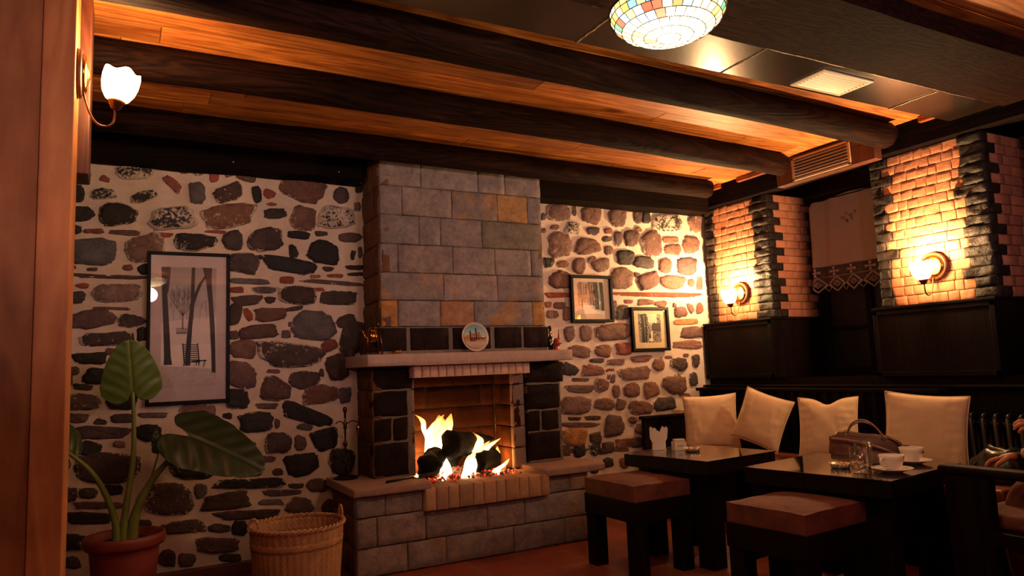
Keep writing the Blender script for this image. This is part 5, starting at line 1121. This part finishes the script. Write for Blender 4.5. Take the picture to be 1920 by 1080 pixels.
cushion('cushion', 'cream cushion tipped onto one corner, second from the stone wall', (4.10, 3.845, .716), .365, .385, R(22), R(12), R(19), 2)
cushion('cushion', 'cream cushion with a dented top edge, between the tipped cushion and the handbag', (4.10, 3.285, .686), .385, .40, R(22), R(12), R(-1), 3, dip=.04)
cushion('cushion', 'largest cream cushion, standing behind the brown handbag', (4.07, 2.605, .702), .43, .43, R(28), R(10), R(5), 5)
M_rad = plain('radiator_metal', '1e1815', .35, metal=.3, var=.1, bstr=0)
ra = thing('radiator', 'dark column radiator against the panelling right of the cushions', 'radiator', (0, 0, 0))
for i in range(13):
    y = 1.72+.068*i
    bm = new_bm()
    tube(bm, [(4.40, y, .14), (4.40, y, .76)], .014, 8); tube(bm, [(4.46, y, .14), (4.46, y, .76)], .014, 8)
    tube(bm, bez((4.40, y, .755), (4.40, y, .785), (4.46, y, .785), (4.46, y, .755)), .014, 8); box(bm, 4.39, 4.47, y-.02, y+.02, .12, .15, bev=.006); box(bm, 4.39, 4.47, y-.02, y+.02, .71, .74, bev=.006)
    obj('radiator_fin', bm, M_rad, ra, True)
bm = new_bm(); tube(bm, [(4.43, 1.68, .135), (4.43, 2.58, .135)], .02, 10); tube(bm, [(4.43, 1.68, .725), (4.43, 2.58, .725)], .016, 10)
for y in (1.75, 2.5): box(bm, 4.40, 4.46, y, y+.03, 0, .12); box(bm, 4.46, 4.50, y, y+.02, .60, .63)
obj('radiator_header', bm, M_rad, ra)
# jacket
M_jacket = plain('dark_jacket', '14161a', .35, var=.4, nscale=10, bstr=.4, coat=.1)
jk = thing('folded_jacket', 'dark folded jacket lying on the bench right of the largest cushion', 'jacket', (4.08, 2.19, .469))
bm = new_bm(); n = 34; G = []
rs = []
for j in range(12):
    f = j/11; z = .16*math.sin(f*PI/2); s_ = math.cos(f*PI/2)**.6
    rs.append([Vector(((.15*s_+.001)*math.cos(a)*(1+.22*nz((math.cos(a), math.sin(a), f), 2, 1)), (.19*s_+.001)*math.sin(a)*(1+.25*nz((math.cos(a), math.sin(a), f), 2, 2)), z*(1+.6*nz((math.cos(a)*s_, math.sin(a)*s_, 0), 2.5, 3)))) for a in [2*PI*i/n for i in range(n)]])
rings(bm, rs); obj('jacket_body', bm, M_jacket, jk)
bm = new_bm()
for q in (0, 1): tube(bm, bez((-.12, .12-.15*q, .06), (-.10, .10-.15*q, .15), (-.02, -.02-.12*q, .17), (.05, -.10-.05*q, .13)), [.012]*13, 8, flat=.4)
obj('jacket_collar', bm, M_jacket, jk)
# handbag
M_bag = plain('brown_bag_leather', '6e4636', .42, var=.3, nscale=9, bstr=.3)
M_bagl = plain('bag_trim', '8a6450', .5, var=.2, nscale=9, bstr=.2)
hb = thing('handbag', 'slouchy brown leather handbag with ring-fixed handles on the bench behind the coffee cups', 'handbag', (3.87, 2.85, .469), math.atan2(-.83, .55))
bm = new_bm(); rs = []; n = 30; m = 16
for j in range(m+1):
    f = j/m; z = .235*f; wid = .185*(1+.10*math.sin(f*PI))-(.03 if f > .9 else 0); dep = .075*(1-f*.55)
    sag = .045*f
    rs.append([Vector((math.copysign(abs(math.cos(a))**.55, math.cos(a))*wid*(1+.05*nz((math.cos(a), math.sin(a), f*2), 2, 4)), math.copysign(abs(math.sin(a))**.7, math.sin(a))*dep*(1+.3*nz((math.cos(a), math.sin(a), f*2), 2, 5)), z - sag*(math.cos(a)*.5+.5)**2*f + .01*nz((math.cos(a)*2, 0, f), 2, 6)*f)) for a in [2*PI*i/n for i in range(n)]])
rings(bm, rs); obj('bag_body', bm, M_bag, hb)
bm = new_bm()
for s_ in (-1,):
    P = [Vector((x, -.062-.022*math.sin(PI*(x+.19)/.36), .195-.09*max(0, (x+.19)/.36)**2)) for x in [-.18+.36*i/20 for i in range(21)]]
    tube(bm, P, [.008]*21, 8)
    P = [Vector((x, -.085-.012*math.sin(PI*(x+.19)/.36), .095-.02*math.sin(PI*(x+.18)/.36))) for x in [-.17+.34*i/20 for i in range(21)]]
    tube(bm, P, .005, 8)
obj('flap_piping', bm, M_bagl, hb, True)
for sy, hh in ((-.035, .10), (.035, .075)):
    bm = new_bm(); tube(bm, bez((-.09, sy, .23), (-.07, sy, .23+hh), (.05, sy*1.4, .23+hh*1.1), (.10, sy*1.2, .185), 18), .0085, 8, flat=.6); obj('handle', bm, M_bagl, hb, True)
for x in (-.10, .10):
    for sy in (-.035, .035):
        bm = new_bm(); c = Vector((x, sy*1.15, .228 if x < 0 else .195)); tube(bm, [c+Vector((.014*math.cos(a), 0, .014*math.sin(a))) for a in [2*PI*i/20 for i in range(21)]], .0025, 6); obj('ring', bm, M_chrome, hb, True)
bm = new_bm(); tube(bm, bez((.11, -.03, .20), (.17, -.05, .20), (.20, -.06, .15), (.22, -.06, .10)), [.013]*13, 8, flat=.35); obj('strap', bm, M_bag, hb, True)
bm = new_bm(); box(bm, .195, .225, -.082, -.045, .125, .165, bev=.005); obj('buckle', bm, M_dglass, hb)

# ------------------------------------------------------------------ tables, stools
def table(label, c, w, d, rz):
    t = thing('low_table', label, 'table', (c[0], c[1], 0), rz)
    bm = new_bm(); box(bm, -w/2, w/2, -d/2, d/2, .525, .599, bev=.004); obj('table_frame', bm, M_darkwood, t)
    bm = new_bm(); box(bm, -w/2-.004, w/2+.004, -d/2-.004, d/2+.004, .5992, .605, bev=.0015); obj('glossy_top', bm, M_gloss, t)
    for sx in (-1, 1):
        for sy in (-1, 1):
            bm = new_bm(); x, y = sx*(w/2-.12), sy*(d/2-.11); box(bm, x-.055, x+.055, y-.055, y+.055, 0, .525, bev=.004); obj('leg', bm, M_darkwood, t)
    return t
table('low glossy black table nearest the fireplace, holding napkins and a sugar box', (3.10, 3.435), .60, .66, R(6.5))
table('low glossy black table nearest the camera, holding coffee cups and glasses', (3.225, 2.478), .70, .74, R(9))
def stool(label, c, w, d, rz, seed):
    t = thing('stool', label, 'stool', (c[0], c[1], 0), rz, 'padded stools by the low tables')
    bm = new_bm(); w1, d1 = w/2, d/2; box(bm, -w1, w1, -d1, d1, .408, .500)
    bmesh.ops.subdivide_edges(bm, edges=bm.edges, cuts=9, use_grid_fill=True)
    for v in bm.verts:
        x, y = v.co.x/w1, v.co.y/d1
        if v.co.z > .49: v.co.z += .010*(1-x*x)*(1-y*y)*1.4 + .005*nz(v.co, 9, seed) - .006*max(abs(x), abs(y))**8
        v.co.x += .004*nz(v.co, 12, seed+1); v.co.y += .004*nz(v.co, 12, seed+2)
    auto_smooth(obj('padded_seat', bm, M_suede, t), 50)
    bm = new_bm(); box(bm, -w1-.006, w1+.006, -d1-.006, d1+.006, .295, .408, bev=.004); obj('seat_rail', bm, M_darkwood, t)
    for sx in (-1, 1):
        for sy in (-1, 1):
            bm = new_bm(); x, y = sx*(w1-.042), sy*(d1-.042); box(bm, x-.042, x+.042, y-.042, y+.042, 0, .295, bev=.003); obj('leg', bm, M_darkwood, t)
stool('square stool with rust suede pad beside the table nearest the fireplace', (2.645, 3.465), .40, .46, R(1), 1)
stool('square stool with rust suede pad beside the table with the coffee cups', (2.735, 2.41), .44, .42, R(5), 2)

# ------------------------------------------------------------------ tableware
M_white = plain('white_porcelain', 'eee0d4', .2, var=.03, bstr=0, coat=.4)
M_milk = plain('milk_foam', 'b0846a', .6, var=.1, nscale=30, bstr=.1)
M_paper = plain('white_paper', 'e2d2c8', .85, var=.03, nscale=20, bstr=.1)
M_ink = plain('dark_print', '3a302e', .6, bstr=0)
M_gl = thin_glass('drinking_glass', (.985, .98, .975), .04, .03)
M_cutgl = thin_glass('cut_glass', (.95, .93, .9), .08, .22)
TZ = .6052
def scribble(bm, f, n=9, w=.012, h=.005, r=.0006):
    P = [f(-w+2*w*i/(n*4), h*math.sin(i*1.55)*(.6+.4*math.cos(i*.7))) for i in range(n*4+1)]; tube(bm, P, r, 5)
def cup(label, slabel, loc, rz, mat_in):
    bm = new_bm(); lathe(bm, [(.001, 0), (.042, 0), (.045, .003), (.065, .010), (.088, .018), (.090, .020), (.086, .021), (.060, .013), (.036, .007), (.001, .007)], 48, loc)
    tag(obj('saucer', bm, M_white, smooth=True), slabel, 'saucer')
    t = thing('coffee_cup', label, 'cup', (loc[0], loc[1], loc[2]+.0072), rz); t.scale = (1.27, 1.27, 1.22)
    bm = new_bm(); lathe(bm, [(.001, 0), (.022, 0), (.024, .004), (.034, .020), (.042, .045), (.044, .058), (.0425, .059), (.040, .046), (.031, .02), (.001, .008)], 40); obj('cup_body', bm, M_white, t, True)
    bm = new_bm(); tube(bm, bez((.041, 0, .048), (.068, 0, .056), (.066, 0, .018), (.034, 0, .020)), .0042, 8); obj('handle', bm, M_white, t, True)
    bm = new_bm(); lathe(bm, [(.001, .046), (.0395, .046), (.0395, .045), (.001, .045)], 32); obj('coffee_foam', bm, M_milk, t, True)
    bm = new_bm()
    def f(a, b): 
        th = R(-125)+a/.040; rr_ = .0425+.0; return Vector((rr_*math.cos(th), rr_*math.sin(th), .040+b))
    scribble(bm, f); obj('printed_mark', bm, M_ink, t)
cup('white coffee cup with foam at the near corner of the table, closest to the camera', 'white saucer under the cup closest to the camera', (3.165, 2.205, TZ), R(178), 0)
cup('cream-lit coffee cup further right, in front of the largest cushion', 'white saucer under the cup in front of the largest cushion', (3.475, 2.31, TZ), R(60), 0)
k = thing('sugar_sachet', 'slim white sugar sachet leaning on the saucer closest to the camera', 'sachet', (3.097, 2.215, TZ+.0225), R(150))
bm = new_bm(); box(bm, -.04, .03, -.009, .009, -.0015, .0025, bev=.0012); obj('paper_tube', bm, M_paper, k)
k.rotation_euler = (0, R(0), R(150)); 
def glass(label, loc, h=.105):
    t = thing('drinking_glass', label, 'glass', loc, 0, 'water glasses on the near table'); t.scale = (1.08, 1.08, 1.12)
    bm = new_bm(); lathe(bm, [(.001, 0), (.030, 0), (.032, .004), (.0335, .02), (.037, h), (.0355, h+.001), (.033, .03), (.030, .016), (.001, .014)], 36, fn=lambda r, z, a: (r*(1+(.02*math.cos(12*a) if .002 < z < .07 else 0)), z)); obj('glass_body', bm, M_gl, t, True)
    bm = new_bm(); lathe(bm, [(.001, .0005), (.0295, .0005), (.031, .006), (.029, .013), (.001, .0135)], 36); obj('thick_base', bm, M_cutgl, t, True)
    bm = new_bm(); lathe(bm, [(.001, .0455), (.0338, .0455)], 36, cap=False); obj('water', bm, thin_w, t, True)
thin_w = thin_glass('water', (.95, .92, .9), .02, .02, 1.33)
glass('tall water glass at the left of the nearest coffee cup', (3.030, 2.275, TZ))
glass('water glass partly hidden behind the nearest coffee cup', (3.235, 2.40, TZ))
def ashtray(label, loc):
    bm = new_bm(); lathe(bm, [(.001, 0), (.040, 0), (.044, .006), (.048, .022), (.044, .023), (.036, .010), (.001, .006)], 48, loc, fn=lambda r, z, a: (r*(1+.035*math.cos(12*a)), z+(.003*math.cos(12*a) if z > .015 else 0)))
    tag(obj('ashtray', bm, M_cut2, smooth=False), label, 'ashtray')
M_cut2 = plain('cut_crystal', 'c8b8a8', .06, metal=.7, var=.3, nscale=60, bstr=.3)
ashtray('small glinting cut-glass ashtray on the table nearest the fireplace', (3.095, 3.475, TZ))
ashtray('small glinting cut-glass ashtray on the table with the coffee cups', (3.12, 2.45, TZ))
# napkins and sugar box
k = thing('napkin_holder', 'white folded paper napkins standing in a small holder on the table nearest the fireplace', 'napkins', (3.005, 3.680, TZ), R(-28))
bm = new_bm(); box(bm, -.045, .045, -.018, .018, 0, .006, bev=.002); box(bm, -.04, .04, -.018, -.0165, .006, .05); box(bm, -.04, .04, .0165, .018, .006, .05); obj('holder', bm, M_white, k)
for i, (a0, a1, h0, tip) in enumerate(((-.062, .0, .15, -.048), (-.052, .018, .142, -.025), (-.01, .055, .148, .03), (.0, .062, .145, .052), (-.03, .03, .12, .0))):
    bm = new_bm(); y = -.012+.006*i
    pts = [(-.02, .008), (.02, .008), (a1*.9, .07), (tip+.012, h0*.92), (tip, h0), (tip-.008, h0*.93), (a0*.9, .075)]
    F = [bm.verts.new((x, y, z)) for x, z in pts]; B_ = [bm.verts.new((x, y+.0025, z)) for x, z in pts]
    bm.faces.new(F); bm.faces.new(B_[::-1]); m = len(pts)
    for q in range(m): bm.faces.new((F[(q+1) % m], F[q], B_[q], B_[(q+1) % m]))
    obj('napkin', bm, M_paper, k)
k = thing('sugar_box', 'small white box filled with sugar sachets beside the napkins', 'box', (3.085, 3.585, TZ), R(-20))
bm = new_bm(); W, D, H = .038, .028, .052
box(bm, -W, W, -D, -D+.002, 0, H); box(bm, -W, W, D-.002, D, 0, H); box(bm, -W, -W+.002, -D, D, 0, H); box(bm, W-.002, W, -D, D, 0, H); box(bm, -W, W, -D, D, 0, .002); obj('box_body', bm, M_paper, k)
for i in range(7):
    bm = new_bm(); x = -.030+.0095*i; box(bm, x, x+.0075, -.021, .021, .004, .068+.004*((i*3) % 3), bev=.001, seg=1); obj('sachet', bm, M_paper, k)
bm = new_bm(); scribble(bm, lambda a, b: Vector((a, -D-.0003, .028+b)), w=.018, h=.005); obj('printed_mark', bm, M_ink, k)

# ------------------------------------------------------------------ armchair and person
ch = thing('armchair', 'dark wooden armchair with thick flat arms at the right edge, a person sitting in it', 'chair', (0, 0, 0))
for x0, x1 in ((3.215, 3.300), (3.815, 3.90)):
    bm = new_bm(); box(bm, x0, x1, 1.30, 2.03, .612, .652, bev=.016, seg=4); auto_smooth(obj('armrest', bm, M_darkwood, ch), 50)
    for y in (1.82, 1.28):
        bm = new_bm(); box(bm, x0+.012, x1-.012, y, y+(.065 if y < 1.5 else .185), 0, .612 if y > 1.5 else .98, bev=.005); obj('leg', bm, M_darkwood, ch)
    bm = new_bm(); box(bm, x0+.02, x1-.02, 1.345, 1.82, .33, .39, bev=.004); obj('side_rail', bm, M_darkwood, ch)
bm = new_bm(); box(bm, 3.29, 3.825, 1.94, 1.985, .31, .39, bev=.004); box(bm, 3.29, 3.825, 1.30, 1.34, .31, .39, bev=.004); obj('front_rail', bm, M_darkwood, ch)
bm = new_bm(); box(bm, 3.292, 3.823, 1.345, 1.98, .39, .455, bev=.022, seg=4); auto_smooth(obj('seat_cushion', bm, M_suede, ch), 50)
bm = new_bm(); box(bm, 3.28, 3.835, 1.295, 1.335, .80, .97, bev=.008); box(bm, 3.28, 3.835, 1.295, 1.335, .52, .60, bev=.008); obj('back_rest', bm, M_darkwood, ch)
def skin(name, V, E, Rd, mat, parent, sub=2, root=0):
    me = bpy.data.meshes.new(name); me.from_pydata(V, E, []); o = bpy.data.objects.new(name, me); COL.objects.link(o)
    md = o.modifiers.new('skin', 'SKIN'); md.use_smooth_shade = True
    for i, sv in enumerate(me.skin_vertices[0].data):
        q = Rd[i]; sv.radius = q if isinstance(q, tuple) else (q, q); sv.use_root = (i == root)
    s_ = o.modifiers.new('sub', 'SUBSURF'); s_.levels = sub; s_.render_levels = sub
    dg = bpy.context.evaluated_depsgraph_get(); nm = bpy.data.meshes.new_from_object(o.evaluated_get(dg)); o.modifiers.clear(); o.data = nm; bpy.data.meshes.remove(me)
    nm.materials.clear(); nm.materials.append(mat)
    for p_ in nm.polygons: p_.use_smooth = True
    o.parent = parent; return o
M_skin = plain('skin', 'b87450', .5, var=.06, nscale=12, bstr=.05)
M_skin.node_tree.nodes['Principled BSDF'].inputs['Subsurface Weight'].default_value = .1
M_sweater = plain('rust_sweater', '74321f', .95, var=.12, nscale=40, bstr=.4)
M_trouser = plain('rust_trousers', '6a3424', .9, var=.15, nscale=20, bstr=.2)
M_hair = plain('dark_hair', '1a0f0a', .5, var=.3, nscale=30, bstr=.3)
M_shoe = plain('dark_shoe', '120c0a', .4, bstr=.1)
pe = thing('person', 'person in a rust sweater sitting at the right edge, hands above the chair arm', 'person', (0, 0, 0))
cx = 3.68
V = [(cx, 1.50, .555), (cx, 1.46, .72), (cx, 1.45, .88), (cx, 1.455, .99), (cx, 1.47, 1.055), (cx, 1.49, 1.11), (cx, 1.51, 1.20), (cx, 1.52, 1.28),
     (cx-.165, 1.465, .985), (cx-.215, 1.53, .80), (cx-.235, 1.62, .705), (cx-.25, 1.715, .705), (cx-.262, 1.775, .700),
     (cx+.165, 1.465, .985), (cx+.20, 1.54, .80), (cx+.12, 1.64, .745), (cx-.08, 1.70, .80), (cx-.155, 1.72, .80),
     (cx-.095, 1.53, .535), (cx-.11, 1.86, .530), (cx-.11, 1.91, .30), (cx-.11, 1.89, .09), (cx-.11, 2.0, .04),
     (cx+.095, 1.53, .535), (cx+.11, 1.86, .530), (cx+.11, 1.91, .30), (cx+.11, 1.89, .09), (cx+.11, 2.0, .04)]
E = [(0, 1), (1, 2), (2, 3), (3, 4), (4, 5), (5, 6), (6, 7), (3, 8), (8, 9), (9, 10), (10, 11), (11, 12), (3, 13), (13, 14), (14, 15), (15, 16), (16, 17), (0, 18), (18, 19), (19, 20), (20, 21), (21, 22), (0, 23), (23, 24), (24, 25), (25, 26), (26, 27)]
Rb = [(.14, .10), (.125, .095), (.14, .10), (.12, .085), (.055, .055), (.052, .052), (.075, .09), (.07, .085),
      .055, .045, .040, .032, .026, .055, .045, .038, .030, .025, .085, .062, .052, .036, .036, .085, .062, .052, .036, .036]
body = skin('body', V, E, Rb, M_skin, pe)
Rc = [tuple(q+.012 for q in r_) if isinstance(r_, tuple) else r_+.011 for r_ in Rb]
keep = [0, 1, 2, 3, 8, 9, 10, 11, 13, 14, 15, 16]
mp = {k_: i for i, k_ in enumerate(keep)}
Rk = [Rc[k_] for k_ in keep]
skin('sweater', [V[k_] for k_ in keep], [(mp[a], mp[b_]) for a, b_ in E if a in mp and b_ in mp], Rk, M_sweater, pe)
keep = [0, 18, 19, 20, 21, 23, 24, 25, 26]; mp = {k_: i for i, k_ in enumerate(keep)}
skin('trousers', [V[k_] for k_ in keep], [(mp[a], mp[b_]) for a, b_ in E if a in mp and b_ in mp], [Rc[k_] if k_ != 0 else (.145, .11) for k_ in keep], M_trouser, pe)
# head
bm = new_bm(); bmesh.ops.create_uvsphere(bm, u_segments=28, v_segments=20, radius=1)
for v in bm.verts:
    x, y, z = v.co; fx, fy, fz = .075, .095, .118
    if z < 0: fx *= 1+.28*z; fy *= 1+.12*z
    p_ = Vector((x*fx, y*fy, z*fz))
    if y > .5:  # face looks along +y
        p_.y += .022*math.exp(-((x/.16)**2+((z+.12)/.22)**2)) - .010*math.exp(-(((abs(x)-.38)/.16)**2+((z-.05)/.14)**2)) + .008*math.exp(-((x/.35)**2+((z+.5)/.09)**2))
    v.co = p_
for f in bm.faces: f.smooth = True
H0 = Vector((cx, 1.515, 1.245))
bmesh.ops.translate(bm, vec=H0, verts=bm.verts); obj('head', bm, M_skin, body)
bm = new_bm(); bmesh.ops.create_uvsphere(bm, u_segments=28, v_segments=20, radius=1)
for v in bm.verts:
    x, y, z = v.co; g = 1.0 if (y < .35 or z > .45) else .8
    v.co = Vector((x*.086*g, y*.106*g-.008, (z*.128 if z > -.4 else -.4*.128+(z+.4)*.25)*1)) * (1+.03*nz((x, y*5, z), 3, 1))
for f in bm.faces: f.smooth = True
bmesh.ops.translate(bm, vec=H0+Vector((0, -.006, .008)), verts=bm.verts); obj('hair', bm, M_hair, pe)
M_eye = plain('eye', '201510', .2, bstr=0)
bm = new_bm()
for s_ in (-1, 1): bmesh.ops.create_uvsphere(bm, u_segments=12, v_segments=8, radius=.010, matrix=Matrix.Translation(H0+Vector((s_*.029, .083, .006))))
obj('eyes', bm, M_eye, pe, True)
bm = new_bm()
for s_ in (-1, 1): lathe(bm, [(.001, 0), (.014, .002), (.022, .006), (.024, .012), (.012, .012), (.001, .008)], 14, H0+Vector((s_*.071, 0, -.005)), M=Matrix.Rotation(s_*PI/2, 4, 'Y') @ Matrix.Diagonal((1.3, .8, 1, 1)))
obj('ears', bm, M_skin, body, True)
# hands: palm and five separate fingers each
def hand(wrist, fdir, palm_n, thumb_side, curl, spread=.16, scale=1.0):
    w_ = Vector(wrist); F_ = Vector(fdir).normalized(); N_ = Vector(palm_n); N_ = (N_-F_*N_.dot(F_)).normalized(); S_ = F_.cross(N_)*thumb_side
    k_ = scale
    pv = [w_, w_+F_*.035*k_, w_+F_*.075*k_]
    skin('palm', pv, [(0, 1), (1, 2)], [(.026, .020), (.040*k_, .017), (.042*k_, .014)], M_skin, body)
    for i, (off, ln) in enumerate(((.030, .070), (.010, .078), (-.010, .072), (-.030, .056))):
        p0 = w_+F_*(.068-.004*abs(i-1))*k_+S_*off*k_; d = (F_+S_*off*spread*20*.3).normalized(); pts = [p0]; a = curl*.5
        for seg, fr in enumerate((.45, .30, .25)):
            dd = (d*math.cos(a)+N_*math.sin(a)).normalized(); pts.append(pts[-1]+dd*ln*fr*k_); a += curl
        skin('finger', pts, [(0, 1), (1, 2), (2, 3)], [.0095, .009, .008, .0065], M_skin, body)
    p0 = w_+F_*.022*k_+S_*.028*k_; d = (F_*.6+S_*.75+N_*.35).normalized()
    pts = [p0, p0+d*.032, p0+d*.032+(F_*.85+N_*.4).normalized()*.028, p0+d*.032+(F_*.85+N_*.4).normalized()*.028+(F_*.7+N_*.7).normalized()*.022]
    skin('thumb', pts, [(0, 1), (1, 2), (2, 3)], [.012, .0105, .0095, .0075], M_skin, body)
hand((cx-.266, 1.785, .692), (-.12, .8, -.15), (0, -.1, -1), 1, .35)
hand((cx-.160, 1.722, .80), (-.75, .25, .25), (.2, .6, -.8), -1, .75)
bm = new_bm()
for s_ in (-1, 1):
    x = cx+s_*.11
    lathe(bm, [(.001, 0), (.045, 0), (.046, .02), (.044, .05), (.038, .075), (.036, .10), (.001, .10)], 20, (x, 1.93, .001), fn=lambda r, z, a: (r*(1+(1.1*max(0, math.sin(a))**2)*(1-z*7 if z < .1 else .3)), z))
obj('shoes', bm, M_shoe, pe, True)
